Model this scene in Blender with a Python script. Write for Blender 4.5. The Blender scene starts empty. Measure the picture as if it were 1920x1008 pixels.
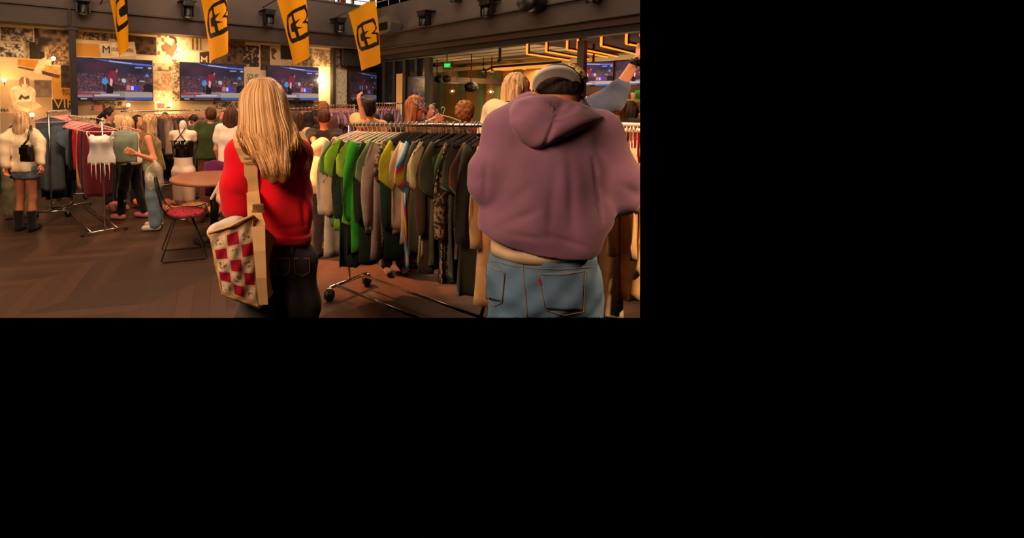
import bpy, bmesh, math, random
from mathutils.bvhtree import BVHTree
import numpy as np
from mathutils import Vector, Matrix
random.seed(7); np.random.seed(7)
SC = bpy.context.scene; COL = SC.collection

# ------------------------------------------------ camera, world, lights, exposure
F = 870.0; CX = 600.0; CY = 242.0; HC = 1.60; TH = math.atan(52.0/F)
cd = bpy.data.cameras.new('camera'); cam = bpy.data.objects.new('camera', cd); COL.objects.link(cam)
cam.location = (0, 0, HC); cam.rotation_euler = (math.pi/2-TH, 0, 0)
cd.sensor_width = 36; cd.sensor_fit = 'HORIZONTAL'; cd.lens = F/1920*36
cd.shift_x = (960-CX)/1920; cd.shift_y = -(504-CY)/1920; cd.clip_start = 0.05
SC.camera = cam
w = bpy.data.worlds.new('world'); SC.world = w; w.use_nodes = True
w.node_tree.nodes['Background'].inputs[0].default_value = (0, 0, 0, 1)
w.node_tree.nodes['Background'].inputs[1].default_value = 0
SC.view_settings.view_transform = 'Standard'; SC.view_settings.look = 'None'
SC.view_settings.exposure = 0.0; SC.view_settings.gamma = 1.0; SC.view_settings.use_curve_mapping = False
try:
    SC.cycles.max_bounces = 6; SC.cycles.caustics_reflective = False; SC.cycles.caustics_refractive = False
    SC.cycles.sample_clamp_indirect = 4
except Exception: pass

def area(name, loc, target, sx, sy, power, col):
    l = bpy.data.lights.new(name, 'AREA'); l.shape = 'RECTANGLE'; l.size = sx; l.size_y = sy
    l.energy = power; l.color = col
    o = bpy.data.objects.new(name, l); COL.objects.link(o); o.location = loc
    o.rotation_euler = (Vector(target)-Vector(loc)).to_track_quat('-Z', 'Y').to_euler(); return o
def point(name, loc, power, col, r=.06):
    l = bpy.data.lights.new(name, 'POINT'); l.energy = power; l.color = col; l.shadow_soft_size = r
    o = bpy.data.objects.new(name, l); COL.objects.link(o); o.location = loc; return o
def spot(name, loc, target, power, col, ang=60, r=.06, blend=.6):
    l = bpy.data.lights.new(name, 'SPOT'); l.energy = power; l.color = col; l.shadow_soft_size = r
    l.spot_size = math.radians(ang); l.spot_blend = blend
    o = bpy.data.objects.new(name, l); COL.objects.link(o); o.location = loc
    o.rotation_euler = (Vector(target)-Vector(loc)).to_track_quat('-Z', 'Y').to_euler(); return o
WARM = (1.0, .56, .26); WARM2 = (1.0, .48, .20); SOFT = (1.0, .72, .50)
area('skylight_glow', (0.5, 6.0, 6.2), (0.3, 6.5, 0), 6, 5, 300, SOFT)
area('near_left_fill', (-2.6, -0.4, 3.9), (0.4, 2.6, 1.2), 2.2, 1.6, 225, (1.0, .68, .45))  # added fill from the upper left to brighten the two front figures
area('side_room_fill', (5.5, 11.5, 2.45), (5.6, 11.5, 0), 3, 3, 150, (1.0, .66, .34))  # unseen downward fill added because the side room came out dark
area('side_room_ceiling_fill', (6.0, 9.6, 0.9), (6.0, 10.2, 3.0), 3, 1.5, 60, (1.0, .72, .44))  # unseen upward fill added to lift the slatted ceiling
spot('rack_spot', (-2.4, 5.4, 4.4), (0.42, 4.5, 0), 5200, (1, .34, .10), 21, .12, .9)
spot('right_rack_fill', (3.4, 1.0, 3.4), (1.85, 2.65, 0.8), 900, (1, .62, .34), 36, .15)  # added fill to lift the cream clothes out of the man's shadow
spot('rack_spot_front', (1.0, 6.9, 4.2), (0.8, 3.9, 1.0), 420, WARM2, 50, .15)
area('left_stall_fill', (-2.6, 4.6, 4.3), (-2.7, 6.4, 0.6), 2.0, 1.0, 130, (1, .64, .38))  # unseen soft source added to brighten the left stall
spot('banner_fill', (0.2, 3.6, 5.6), (-0.9, 9.4, 3.4), 420, (1, .86, .7), 60, .4, 1)  # extra spot added to make the yellow banners brighter
spot('stall_spot', (-1.2, 9.0, 4.2), (-1.9, 6.6, 0.1), 520, (1, .42, .16), 36, .12)

# ------------------------------------------------ pixel helpers (photograph frame)
cT, sT = math.cos(TH), math.sin(TH)
def ray(x, y):
    cx = (x-CX)/F; cz = -(y-CY)/F
    return Vector((cx, cT+cz*sT, -sT+cz*cT))
def P(x, y, d):
    r = ray(x, y); return r*(d/r.y)+Vector((0, 0, HC))
def G(x, y, z=0.0):
    r = ray(x, y); return r*((z-HC)/r.z)+Vector((0, 0, HC))
U = Vector((.8406, .5417, 0)); V = Vector((-.5417, .8406, 0)); A0 = Vector((-4.6, 8.7, 0))
def wall_tz(x, y, off=0.0):          # meet the ray with the TV wall (off = metres in front of it)
    r = ray(x, y); n = V; q = A0-V*off-Vector((0, 0, HC))
    k = q.dot(n)/r.dot(n); p = r*k+Vector((0, 0, HC))
    return (p-A0).dot(U), p.z
def W(t, z, off=0.0): 
    p = A0+U*t-V*off; return Vector((p.x, p.y, z))

# ------------------------------------------------ materials
MATS = {}
def lin(c): return tuple((v/12.92 if v <= .04045 else ((v+.055)/1.055)**2.4) for v in c[:3])
def hexc(r, g, b): return lin((r/255, g/255, b/255))
def mat(name, col, rough=.8, metal=0, var=.0, scale=20, bump=0, bscale=200, stretch=None, emit=None, es=0, alpha=None, sheen=0, coat=0, spec=None):
    if name in MATS: return MATS[name]
    m = bpy.data.materials.new(name); m.use_nodes = True; nt = m.node_tree; b = nt.nodes['Principled BSDF']
    b.inputs['Base Color'].default_value = (*col, 1); b.inputs['Roughness'].default_value = rough; b.inputs['Metallic'].default_value = metal
    if spec is not None: b.inputs['Specular IOR Level'].default_value = spec
    if sheen: b.inputs['Sheen Weight'].default_value = sheen
    if coat: b.inputs['Coat Weight'].default_value = coat
    if alpha is not None: b.inputs['Alpha'].default_value = alpha
    if emit: b.inputs['Emission Color'].default_value = (*emit, 1); b.inputs['Emission Strength'].default_value = es
    if var or bump:
        tc = nt.nodes.new('ShaderNodeTexCoord'); mp = nt.nodes.new('ShaderNodeMapping')
        nt.links.new(tc.outputs['Object'], mp.inputs[0])
        if stretch: mp.inputs['Scale'].default_value = stretch
    if var:
        n = nt.nodes.new('ShaderNodeTexNoise'); n.inputs['Scale'].default_value = scale; n.inputs['Detail'].default_value = 4
        nt.links.new(mp.outputs[0], n.inputs['Vector'])
        r = nt.nodes.new('ShaderNodeValToRGB'); r.color_ramp.elements[0].position = .3; r.color_ramp.elements[1].position = .7
        r.color_ramp.elements[0].color = (*[max(0, c*(1-var)) for c in col], 1); r.color_ramp.elements[1].color = (*[min(1, c*(1+var)) for c in col], 1)
        nt.links.new(n.outputs['Fac'], r.inputs[0]); nt.links.new(r.outputs[0], b.inputs['Base Color'])
    if bump:
        n2 = nt.nodes.new('ShaderNodeTexNoise'); n2.inputs['Scale'].default_value = bscale; n2.inputs['Detail'].default_value = 3
        nt.links.new(mp.outputs[0], n2.inputs['Vector'])
        bp = nt.nodes.new('ShaderNodeBump'); bp.inputs['Strength'].default_value = bump; bp.inputs['Distance'].default_value = .01
        nt.links.new(n2.outputs['Fac'], bp.inputs['Height']); nt.links.new(bp.outputs[0], b.inputs['Normal'])
    MATS[name] = m; return m
def fabric(r, g, b, var=.15): return mat('fabric_%d_%d_%d' % (r, g, b), hexc(r, g, b), .9, 0, var, 14, .12, 170, sheen=.15, spec=.2)
def attrmat(name, rough=.8, emission=0, noise=0, spec=.3):
    if name in MATS: return MATS[name]
    m = bpy.data.materials.new(name); m.use_nodes = True; nt = m.node_tree; b = nt.nodes['Principled BSDF']
    a = nt.nodes.new('ShaderNodeAttribute'); a.attribute_name = 'Col'
    b.inputs['Roughness'].default_value = rough; b.inputs['Specular IOR Level'].default_value = spec
    if emission:
        b.inputs['Base Color'].default_value = (.01, .01, .01, 1)
        nt.links.new(a.outputs['Color'], b.inputs['Emission Color']); b.inputs['Emission Strength'].default_value = emission
    elif noise:
        tc = nt.nodes.new('ShaderNodeTexCoord'); n = nt.nodes.new('ShaderNodeTexNoise'); n.inputs['Scale'].default_value = 60
        nt.links.new(tc.outputs['Object'], n.inputs['Vector'])
        mx = nt.nodes.new('ShaderNodeMix'); mx.data_type = 'RGBA'; mx.blend_type = 'OVERLAY'; mx.inputs[0].default_value = noise
        nt.links.new(a.outputs['Color'], mx.inputs[6]); nt.links.new(n.outputs['Color'], mx.inputs[7]); nt.links.new(mx.outputs[2], b.inputs['Base Color'])
    else: nt.links.new(a.outputs['Color'], b.inputs['Base Color'])
    MATS[name] = m; return m
def skin(r=225, g=165, b=135):
    return attrmat('skin_tone', .55, spec=.35)
def locksmat():
    m = attrmat('hair_locks', .42, spec=.45); return m
def hairmat(name, c1, c2, s=(55, 55, 3)):
    if name in MATS: return MATS[name]
    m = bpy.data.materials.new(name); m.use_nodes = True; nt = m.node_tree; b = nt.nodes['Principled BSDF']
    tc = nt.nodes.new('ShaderNodeTexCoord'); mp = nt.nodes.new('ShaderNodeMapping'); mp.inputs['Scale'].default_value = s
    n = nt.nodes.new('ShaderNodeTexNoise'); n.inputs['Scale'].default_value = 1.0; n.inputs['Detail'].default_value = 5; n.inputs['Distortion'].default_value = .4
    r = nt.nodes.new('ShaderNodeValToRGB'); r.color_ramp.elements[0].position = .36; r.color_ramp.elements[1].position = .62
    r.color_ramp.elements[0].color = (*hexc(*c1), 1); r.color_ramp.elements[1].color = (*hexc(*c2), 1)
    bp = nt.nodes.new('ShaderNodeBump'); bp.inputs['Strength'].default_value = .5; bp.inputs['Distance'].default_value = .01
    nt.links.new(tc.outputs['Object'], mp.inputs[0]); nt.links.new(mp.outputs[0], n.inputs['Vector']); nt.links.new(n.outputs['Fac'], r.inputs[0])
    nt.links.new(r.outputs[0], b.inputs['Base Color']); nt.links.new(n.outputs['Fac'], bp.inputs['Height']); nt.links.new(bp.outputs[0], b.inputs['Normal'])
    b.inputs['Roughness'].default_value = .66; b.inputs['Specular IOR Level'].default_value = .3
    MATS[name] = m; return m

# ------------------------------------------------ mesh collector
class MB:
    def __init__(s): s.v = []; s.f = []
    def add(s, vs, fs):
        k = len(s.v); s.v += [tuple(v) for v in vs]; s.f += [tuple(i+k for i in f) for f in fs]; return s
    def box(s, c, size, M=None, bev=0):
        x, y, z = [q/2 for q in size]
        b = min(bev, x*.9, y*.9, z*.9) if bev else 0
        M = M or Matrix.Identity(3); c = Vector(c)
        if not b:
            vs = [c+M@Vector((i*x, j*y, k*z)) for i in (-1, 1) for j in (-1, 1) for k in (-1, 1)]
            return s.add(vs, [(0, 1, 3, 2), (4, 6, 7, 5), (0, 4, 5, 1), (2, 3, 7, 6), (0, 2, 6, 4), (1, 5, 7, 3)])
        bm = bmesh.new(); bmesh.ops.create_cube(bm, size=1)
        for v in bm.verts: v.co = Vector((v.co.x*2*x, v.co.y*2*y, v.co.z*2*z))
        bmesh.ops.bevel(bm, geom=bm.edges[:], offset=b, segments=2, affect='EDGES', profile=.6)
        bm.verts.index_update()
        s.add([c+M@v.co for v in bm.verts], [[v.index for v in f.verts] for f in bm.faces]); bm.free(); return s
    def tube(s, pts, r, n=8, cap=True, up=None):
        pts = [Vector(p) for p in pts]; m = len(pts)
        rs = [r]*m if not hasattr(r, '__len__') else r
        rings = []; pa = None
        for i, p in enumerate(pts):
            t = (pts[min(i+1, m-1)]-pts[max(i-1, 0)]).normalized()
            if pa is None:
                a = Vector((0, 0, 1)) if abs(t.z) < .9 else Vector((1, 0, 0)); pa = (a-t*a.dot(t)).normalized()
            pa = (pa-t*pa.dot(t)).normalized(); b = t.cross(pa)
            rings.append([p+(pa*math.cos(q)+b*math.sin(q))*rs[i] for q in [2*math.pi*j/n for j in range(n)]])
        return s.loft(rings, cap)
    def loft(s, rings, cap=True, closed=True):
        n = len(rings[0]); vs = [v for r in rings for v in r]; fs = []
        for i in range(len(rings)-1):
            for j in range(n if closed else n-1):
                a = i*n+j; b = i*n+(j+1) % n; fs.append((a, b, b+n, a+n))
        if cap and closed: fs.append(tuple(range(n-1, -1, -1))); fs.append(tuple(range((len(rings)-1)*n, len(rings)*n)))
        return s.add(vs, fs)
    def sphere(s, c, r, M=None, nu=12, nv=8):
        if not hasattr(r, '__len__'): r = (r, r, r)
        M = M or Matrix.Identity(3); c = Vector(c); rings = []
        for i in range(1, nv):
            a = math.pi*i/nv
            rings.append([c+M@Vector((r[0]*math.sin(a)*math.cos(q), r[1]*math.sin(a)*math.sin(q), r[2]*math.cos(a))) for q in [2*math.pi*j/nu for j in range(nu)]])
        return s.loft(rings)
    def prism(s, poly, dvec):
        poly = [Vector(p) for p in poly]; n = len(poly); dvec = Vector(dvec)
        vs = poly+[p+dvec for p in poly]
        return s.add(vs, [tuple(range(n-1, -1, -1)), tuple(range(n, 2*n))]+[(i, (i+1) % n, (i+1) % n+n, i+n) for i in range(n)])
def build(name, mb, m, parent=None, smooth=False, cols=None, world=True, quiet=False):
    me = bpy.data.meshes.new(name); me.from_pydata(mb.v, [], mb.f)
    if not quiet:
        bm = bmesh.new(); bm.from_mesh(me); bmesh.ops.recalc_face_normals(bm, faces=bm.faces[:]); bm.to_mesh(me); bm.free()
    if cols is not None:
        at = me.color_attributes.new('Col', 'FLOAT_COLOR', 'POINT'); c = np.ones((len(mb.v), 4), np.float32); c[:, :3] = cols
        at.data.foreach_set('color', c.ravel())
    me.polygons.foreach_set('use_smooth', [smooth]*len(me.polygons)); me.materials.append(m)
    o = bpy.data.objects.new(name, me); COL.objects.link(o)
    if parent is not None:
        o.parent = parent
        if world: o.matrix_parent_inverse = wm(parent).inverted()
        else: WMAT[o.name] = wm(parent)
    return o
WMAT = {}
def wm(q):
    if q.type == 'EMPTY': return Matrix.Translation(q.location) @ q.rotation_euler.to_matrix().to_4x4()
    return WMAT.get(q.name, Matrix.Identity(4))
def tag(o, label, cat, group=None):
    o['label'] = label; o['category'] = cat
    if group: o['group'] = group
    return o
def thing(name, label, cat, loc=(0, 0, 0), rz=0, group=None):
    o = bpy.data.objects.new(name, None); COL.objects.link(o); o.location = loc; o.rotation_euler = (0, 0, rz); o.empty_display_size = .1
    return tag(o, label, cat, group)
def struct(name, mb, m, cols=None, smooth=False, parent=None):
    o = build(name, mb, m, parent, smooth, cols)
    if parent is None: o['kind'] = 'structure'
    return o
def copy_tree(o, loc, rz=None, label=None, group=None):
    r = o.copy(); COL.objects.link(r); r.location = loc
    if rz is not None: r.rotation_euler = (0, 0, rz)
    if label: r['label'] = label
    if group: r['group'] = group
    def rec(src, dst):
        for ch in list(src.children):
            c = ch.copy(); COL.objects.link(c); c.parent = dst; rec(ch, c)
    rec(o, r); return r

def canvas(posf, nx, ny, colf):
    """grid mesh (nx x ny) in u,v in 0..1 with per-vertex colours (sRGB in, linear stored)"""
    u, v = np.meshgrid(np.linspace(0, 1, nx), np.linspace(0, 1, ny))
    pos = posf(u, v).reshape(-1, 3); c = np.clip(colf(u, v).reshape(-1, 3), 0, 1)
    c = np.where(c <= .04045, c/12.92, ((c+.055)/1.055)**2.4)
    mb = MB(); mb.v = [tuple(p) for p in pos.tolist()]
    i = np.arange(nx-1)[None, :]+np.arange(ny-1)[:, None]*nx; i = i.ravel()
    mb.f = np.stack([i, i+1, i+1+nx, i+nx], 1).tolist()
    return mb, c
def quadpos(tl, tr, br, bl):
    tl, tr, br, bl = [np.array(q) for q in (tl, tr, br, bl)]
    def f(u, v):
        u = u[..., None]; v = v[..., None]
        return (tl*(1-u)+tr*u)*(1-v)+(bl*(1-u)+br*u)*v
    return f
def vnoise(x, y, seed=0):     # value noise, vectorised
    xi = np.floor(x).astype(int); yi = np.floor(y).astype(int); fx = x-xi; fy = y-yi
    fx = fx*fx*(3-2*fx); fy = fy*fy*(3-2*fy)
    def hsh(a, b): 
        q = np.sin(a*127.1+b*311.7+seed*74.7)*43758.5453; return q-np.floor(q)
    return (hsh(xi, yi)*(1-fx)+hsh(xi+1, yi)*fx)*(1-fy)+(hsh(xi, yi+1)*(1-fx)+hsh(xi+1, yi+1)*fx)*fy
def inpoly(x, y, poly):
    ins = np.zeros(x.shape, bool); n = len(poly)
    for i in range(n):
        x1, y1 = poly[i]; x2, y2 = poly[(i+1) % n]
        if y1 == y2: continue
        c = ((y1 > y) != (y2 > y)) & (x < (x2-x1)*(y-y1)/(y2-y1)+x1); ins ^= c
    return ins

# ------------------------------------------------ distance-field bodies
def creases(lines, base=None):
    """valleys pressed into cloth along lines of (point, point, width, depth)"""
    def f(X, Y, Z):
        o = base(X, Y, Z) if base else np.zeros_like(X)
        for a, b, wd, dp in lines:
            bx, by, bz = b.x-a.x, b.y-a.y, b.z-a.z; L = bx*bx+by*by+bz*bz
            t = np.clip(((X-a.x)*bx+(Y-a.y)*by+(Z-a.z)*bz)/L, 0, 1); d2 = (X-a.x-t*bx)**2+((Y-a.y-t*by)*.35)**2+(Z-a.z-t*bz)**2
            o = o+dp*np.exp(-d2/(wd*wd))*np.sin(np.clip(t, .04, .96)*math.pi)**.5
        return o
    return f
def sdf_mesh(prims, h, clips=(), disp=None, sub=(), cutf=None):
    lo = np.full(3, 1e9); hi = -lo
    for pr in prims:
        a, b, ra, rb = [np.array(q, float) for q in pr[:4]]; S = np.array(pr[4] if len(pr) > 4 and pr[4] else (1, 1, 1), float)
        r = max(ra, rb)*S+.03; lo = np.minimum(lo, np.minimum(a, b)-r); hi = np.maximum(hi, np.maximum(a, b)+r)
    for pt, n in clips:
        for ax in range(3):
            if n[ax] == 1: hi[ax] = min(hi[ax], pt[ax]+2*h)
            if n[ax] == -1: lo[ax] = max(lo[ax], pt[ax]-2*h)
    nx, ny, nz = [max(4, int(math.ceil((hi[i]-lo[i])/h))+1) for i in range(3)]
    X, Y, Z = np.meshgrid(lo[0]+h*np.arange(nx), lo[1]+h*np.arange(ny), lo[2]+h*np.arange(nz), indexing='ij')
    X = X.astype(np.float32); Y = Y.astype(np.float32); Z = Z.astype(np.float32)
    def cap(pr):
        a, b, ra, rb = pr[:4]; S = pr[4] if len(pr) > 4 and pr[4] else (1, 1, 1)
        qx, qy, qz = (X-a[0])/S[0], (Y-a[1])/S[1], (Z-a[2])/S[2]
        bx, by, bz = [(b[i]-a[i])/S[i] for i in range(3)]; L = bx*bx+by*by+bz*bz
        t = np.clip((qx*bx+qy*by+qz*bz)/L, 0, 1) if L > 1e-9 else np.zeros_like(X)
        return (np.sqrt((qx-t*bx)**2+(qy-t*by)**2+(qz-t*bz)**2)-(ra+(rb-ra)*t))*min(S)
    D = None
    for pr in prims:
        d = cap(pr); k = pr[5] if len(pr) > 5 else .03
        if D is None: D = d; continue
        hh = np.clip(.5+.5*(D-d)/k, 0, 1); D = D*(1-hh)+d*hh-k*hh*(1-hh)
    if disp is not None: D = D+disp(X, Y, Z)
    for pr in sub: D = np.maximum(D, -cap(pr))
    for pt, n in clips: D = np.maximum(D, (X-pt[0])*n[0]+(Y-pt[1])*n[1]+(Z-pt[2])*n[2])
    if cutf is not None: D = np.maximum(D, cutf(X, Y, Z))
    return nets(D, lo, h)
def nets(D, lo, h):
    D[0], D[-1] = np.maximum(D[0], .001), np.maximum(D[-1], .001)
    D[:, 0], D[:, -1] = np.maximum(D[:, 0], .001), np.maximum(D[:, -1], .001)
    D[:, :, 0], D[:, :, -1] = np.maximum(D[:, :, 0], .001), np.maximum(D[:, :, -1], .001)
    ins = D < 0
    nx, ny, nz = D.shape; s = (nx-1, ny-1, nz-1)
    cnt = np.zeros(s, np.float32); acc = np.zeros(s+(3,), np.float32)
    def corner(A, i, j, k): return A[i:i+nx-1, j:j+ny-1, k:k+nz-1]
    for ax in range(3):
        for p in range(2):
            for q in range(2):
                o = [0, 0, 0]; o[(ax+1) % 3] = p; o[(ax+2) % 3] = q; o2 = list(o); o2[ax] = 1
                d0, d1 = corner(D, *o), corner(D, *o2); m = (d0 < 0) != (d1 < 0)
                t = np.where(m, d0/np.where(m, d0-d1, 1), 0)
                for c in range(3):
                    acc[..., c] += np.where(m, (o[c]+t) if c == ax else o[c], 0)
                cnt += m
    mk = cnt > 0; idx = -np.ones(s, np.int64); idx[mk] = np.arange(mk.sum())
    ii = np.stack(np.nonzero(mk), 1); vs = (ii+acc[mk]/cnt[mk][:, None])*h+lo
    fs = []
    for ax in range(3):
        sl = [slice(1, -1)]*3; sl[ax] = slice(0, -1); sl2 = list(sl); sl2[ax] = slice(1, None)
        a = ins[tuple(sl)]; b = ins[tuple(sl2)]
        e = np.stack(np.nonzero(a != b), 1)
        if not len(e): continue
        flip = a[a != b]; off = np.ones(3, int); off[ax] = 0; e = e+off
        u1 = np.zeros(3, int); u1[(ax+1) % 3] = 1; u2 = np.zeros(3, int); u2[(ax+2) % 3] = 1
        g = lambda q: idx[q[:, 0], q[:, 1], q[:, 2]]
        quad = np.stack([g(e-u1-u2), g(e-u2), g(e), g(e-u1)], 1)
        quad[~flip] = quad[~flip][:, ::-1]; fs.append(quad)
    mb = MB(); mb.v = [tuple(v) for v in vs.tolist()]; mb.f = np.concatenate(fs).tolist() if fs else []
    return mb
# ================================================= THE SETTING
R_ = Vector((.5417, -.8406, 0))           # along the right-hand beam, towards the camera
CO = W(7.0, 0, .35)                       # corner of the balcony opening
def RB(s, z, off=0.0):                    # point on the right beam plane; off = metres towards the open hall
    p = CO+R_*s-U*off; return Vector((p.x, p.y, z))
ROTU = Matrix.Rotation(math.atan2(U.y, U.x), 3, 'Z'); ROTR = Matrix.Rotation(math.atan2(R_.y, R_.x), 3, 'Z')

# floor: herringbone boards
fm = bpy.data.materials.new('floor_boards'); fm.use_nodes = True; nt = fm.node_tree; N = nt.nodes; L = nt.links; b = N['Principled BSDF']
tc = N.new('ShaderNodeTexCoord'); mp = N.new('ShaderNodeMapping'); mp.inputs['Rotation'].default_value = (0, 0, math.radians(33)); L.new(tc.outputs['Object'], mp.inputs[0])
sx = N.new('ShaderNodeSeparateXYZ'); L.new(mp.outputs[0], sx.inputs[0])
def M_(op, a, b_=None, c_=None):
    n = N.new('ShaderNodeMath'); n.operation = op
    for i, q in enumerate((a, b_, c_)):
        if q is None: continue
        if isinstance(q, (int, float)): n.inputs[i].default_value = q
        else: L.new(q, n.inputs[i])
    return n.outputs[0]
BW = .13; CW = .62
xx, yy = sx.outputs[0], sx.outputs[1]
band = M_('FLOOR', M_('DIVIDE', xx, CW)); par = M_('MODULO', M_('ABSOLUTE', band), 2.0)
sgn = M_('SUBTRACT', M_('MULTIPLY', par, 2.0), 1.0)
loc = M_('SUBTRACT', xx, M_('MULTIPLY', band, CW))
yy2 = M_('ADD', yy, M_('MULTIPLY', M_('MULTIPLY', sgn, loc), 1.0))
row = M_('FLOOR', M_('DIVIDE', yy2, BW*1.414))
cv = N.new('ShaderNodeCombineXYZ'); L.new(band, cv.inputs[0]); L.new(row, cv.inputs[1])
wn = N.new('ShaderNodeTexWhiteNoise'); wn.noise_dimensions = '2D'; L.new(cv.outputs[0], wn.inputs['Vector'])
grain = N.new('ShaderNodeTexNoise'); grain.inputs['Scale'].default_value = 9; grain.inputs['Detail'].default_value = 6; L.new(tc.outputs['Object'], grain.inputs['Vector'])
fr = M_('ADD', M_('MULTIPLY', wn.outputs['Value'], .75), M_('MULTIPLY', grain.outputs['Fac'], .3))
cr = N.new('ShaderNodeValToRGB'); cr.color_ramp.elements[0].color = (*hexc(52, 36, 28), 1); cr.color_ramp.elements[1].color = (*hexc(80, 53, 38), 1)
e = cr.color_ramp.elements.new(.5); e.color = (*hexc(64, 43, 32), 1)
L.new(fr, cr.inputs[0])
gap = M_('LESS_THAN', M_('FRACT', M_('DIVIDE', yy2, BW*1.414)), .03)
mx = N.new('ShaderNodeMix'); mx.data_type = 'RGBA'; L.new(gap, mx.inputs[0]); L.new(cr.outputs[0], mx.inputs[6]); mx.inputs[7].default_value = (.02, .012, .01, 1)
L.new(mx.outputs[2], b.inputs['Base Color']); b.inputs['Roughness'].default_value = .5
b.inputs['Specular IOR Level'].default_value = .4
mb = MB(); mb.box((3, 10, -.05), (26, 26, .1)); struct('floor', mb, fm)

# TV wall with its printed collage
t0, t1, z0, z1 = -4.2, 7.05, 0.0, 3.1
def proj(T, Z):
    X = A0.x+U.x*T; Y = A0.y+U.y*T; z = Z-HC
    f = Y*cT-z*sT; u = Y*sT+z*cT
    return CX+F*X/f, CY-F*u/f
def colr(a, *c): a[:] = np.array(c)/255.0
def mural(u, v):
    T = t0+(t1-t0)*u; Z = z1+(z0-z1)*v; x, y = proj(T, Z); s = x.shape
    C = np.zeros(s+(3,)); n1 = vnoise(T*3, Z*3, 1); n2 = vnoise(T*14, Z*14, 2); n3 = vnoise(T*38, Z*38, 3)
    C[:] = np.array((222, 192, 148))/255; C *= (.82+.3*n1)[..., None]
    def rect(x0, y0, x1, y1):
        ta, zb = wall_tz(x0, y0); tb, za = wall_tz(x1, y1); return (T > ta) & (T < tb) & (Z > za) & (Z < zb)
    def fill(m, c, c2=None, nz=None):
        if c2 is None: C[m] = np.array(c)/255*(.9+.2*n2[m])[:, None]
        else: C[m] = (np.array(c)/255*(1-nz[m])[:, None]+np.array(c2)/255*nz[m][:, None])
    st = lambda n, a=.45, b=.6: np.clip((n-a)/(b-a), 0, 1)
    n4 = vnoise(T*70, Z*70, 4); crowd = st(.35*n2+.35*n3+.3*n4, .34, .66); big = st(n2*.7+n3*.3, .3, .72)
    pl = lambda p: inpoly(x, y, p)
    D = (52, 38, 30); S = (120, 92, 66); CR = (228, 200, 158); LT = (240, 222, 190); OR = (214, 140, 44); YE = (226, 164, 40)
    # patchwork of prints everywhere first
    for k, (xa, ya, xb, yb, ca, cb, nn) in enumerate([
        (0, 50, 62, 79, (190, 165, 132), D, crowd), (0, 81, 44, 108, (225, 205, 175), (60, 46, 38), crowd), (44, 78, 58, 112, (214, 184, 140), S, big),
        (55, 78, 84, 116, (58, 40, 30), (30, 22, 18), big), (64, 52, 131, 100, (50, 38, 30), (150, 116, 84), st(n1*.5+n2*.5, .5, .75)),
        (84, 84, 131, 122, (84, 60, 42), (190, 150, 110), crowd), (0, 108, 97, 150, (226, 186, 132), (240, 210, 160), n1),
        (97, 138, 133, 188, (206, 136, 44), (222, 156, 56), n2), (113, 122, 133, 165, (50, 38, 30), (90, 66, 46), big),
        (98, 186, 133, 206, (40, 32, 26), (60, 48, 34), n2), (0, 150, 97, 212, (206, 168, 122), (168, 132, 96), n1), (64, 150, 97, 182, (100, 82, 66), (146, 118, 92), n2),
        (0, 212, 140, 262, (196, 168, 132), (150, 122, 92), n1),
        (138, 58, 250, 80, (198, 160, 104), (66, 48, 36), crowd), (138, 80, 215, 108, (208, 138, 44), (222, 158, 66), n1), (238, 66, 294, 104, (40, 28, 22), (96, 66, 46), big),
        (294, 66, 338, 112, LT, (150, 116, 82), st(n2, .62, .7)), (255, 104, 322, 120, (236, 204, 160), LT, n1), (287, 118, 322, 134, (120, 96, 66), (226, 196, 150), st(n2, .4, .7)),
        (287, 134, 322, 170, (224, 194, 150), (172, 132, 92), crowd), (287, 170, 322, 206, LT, (196, 160, 118), crowd), (322, 112, 338, 190, (92, 70, 50), (226, 198, 158), crowd),
        (138, 190, 290, 214, (206, 176, 134), (140, 110, 80), n1), (170, 190, 236, 206, (190, 156, 118), (44, 36, 30), crowd), (290, 206, 340, 222, LT, CR, n1),
        (338, 68, 356, 94, (190, 150, 120), (232, 206, 170), big), (338, 94, 395, 120, LT, (246, 226, 190), n1), (395, 72, 460, 122, (84, 62, 44), (120, 92, 64), n2),
        (425, 84, 460, 118, (60, 44, 32), (120, 90, 62), big), (457, 84, 486, 126, (56, 42, 34), (180, 150, 116), st(n2*.5+n3*.5, .5, .62)), (457, 126, 488, 165, (224, 198, 158), CR, n1),
        (488, 84, 506, 132, (58, 42, 32), (96, 72, 52), n2), (506, 84, 528, 126, (206, 176, 134), (150, 120, 88), n1), (526, 84, 548, 112, (38, 28, 22), (60, 44, 34), n2),
        (548, 88, 628, 126, (206, 180, 146), (110, 88, 68), crowd), (596, 124, 628, 200, LT, (236, 206, 150), n1), (628, 104, 690, 132, (190, 160, 128), (90, 70, 54), crowd),
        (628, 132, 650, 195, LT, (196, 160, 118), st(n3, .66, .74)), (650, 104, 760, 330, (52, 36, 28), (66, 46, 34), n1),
        (338, 190, 460, 222, (206, 178, 140), (182, 150, 112), n1), (400, 190, 460, 204, (196, 164, 124), (46, 38, 30), crowd), (460, 190, 600, 222, (130, 100, 76), (60, 46, 38), crowd),
        (596, 196, 650, 222, (190, 150, 108), (120, 90, 66), n2)]):
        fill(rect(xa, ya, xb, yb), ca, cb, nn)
    # caption lines
    for xa, ya, xb, yb in ((0, 72, 58, 75), (0, 206, 14, 209)): m = rect(xa, ya, xb, yb) & (np.sin(T*160) > -.2); fill(m, (70, 52, 40))
    # grandstand roofs
    fill(pl([(33, 111), (74, 113), (75, 122), (66, 128), (33, 122)]), OR); fill(pl([(34, 124), (66, 130), (64, 134), (34, 127)]), (110, 76, 44))
    fill(pl([(79, 120), (113, 126), (113, 140), (78, 131)]), (220, 160, 90)); fill(pl([(78, 132), (113, 141), (110, 147), (79, 139)]), (92, 64, 42))
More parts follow.
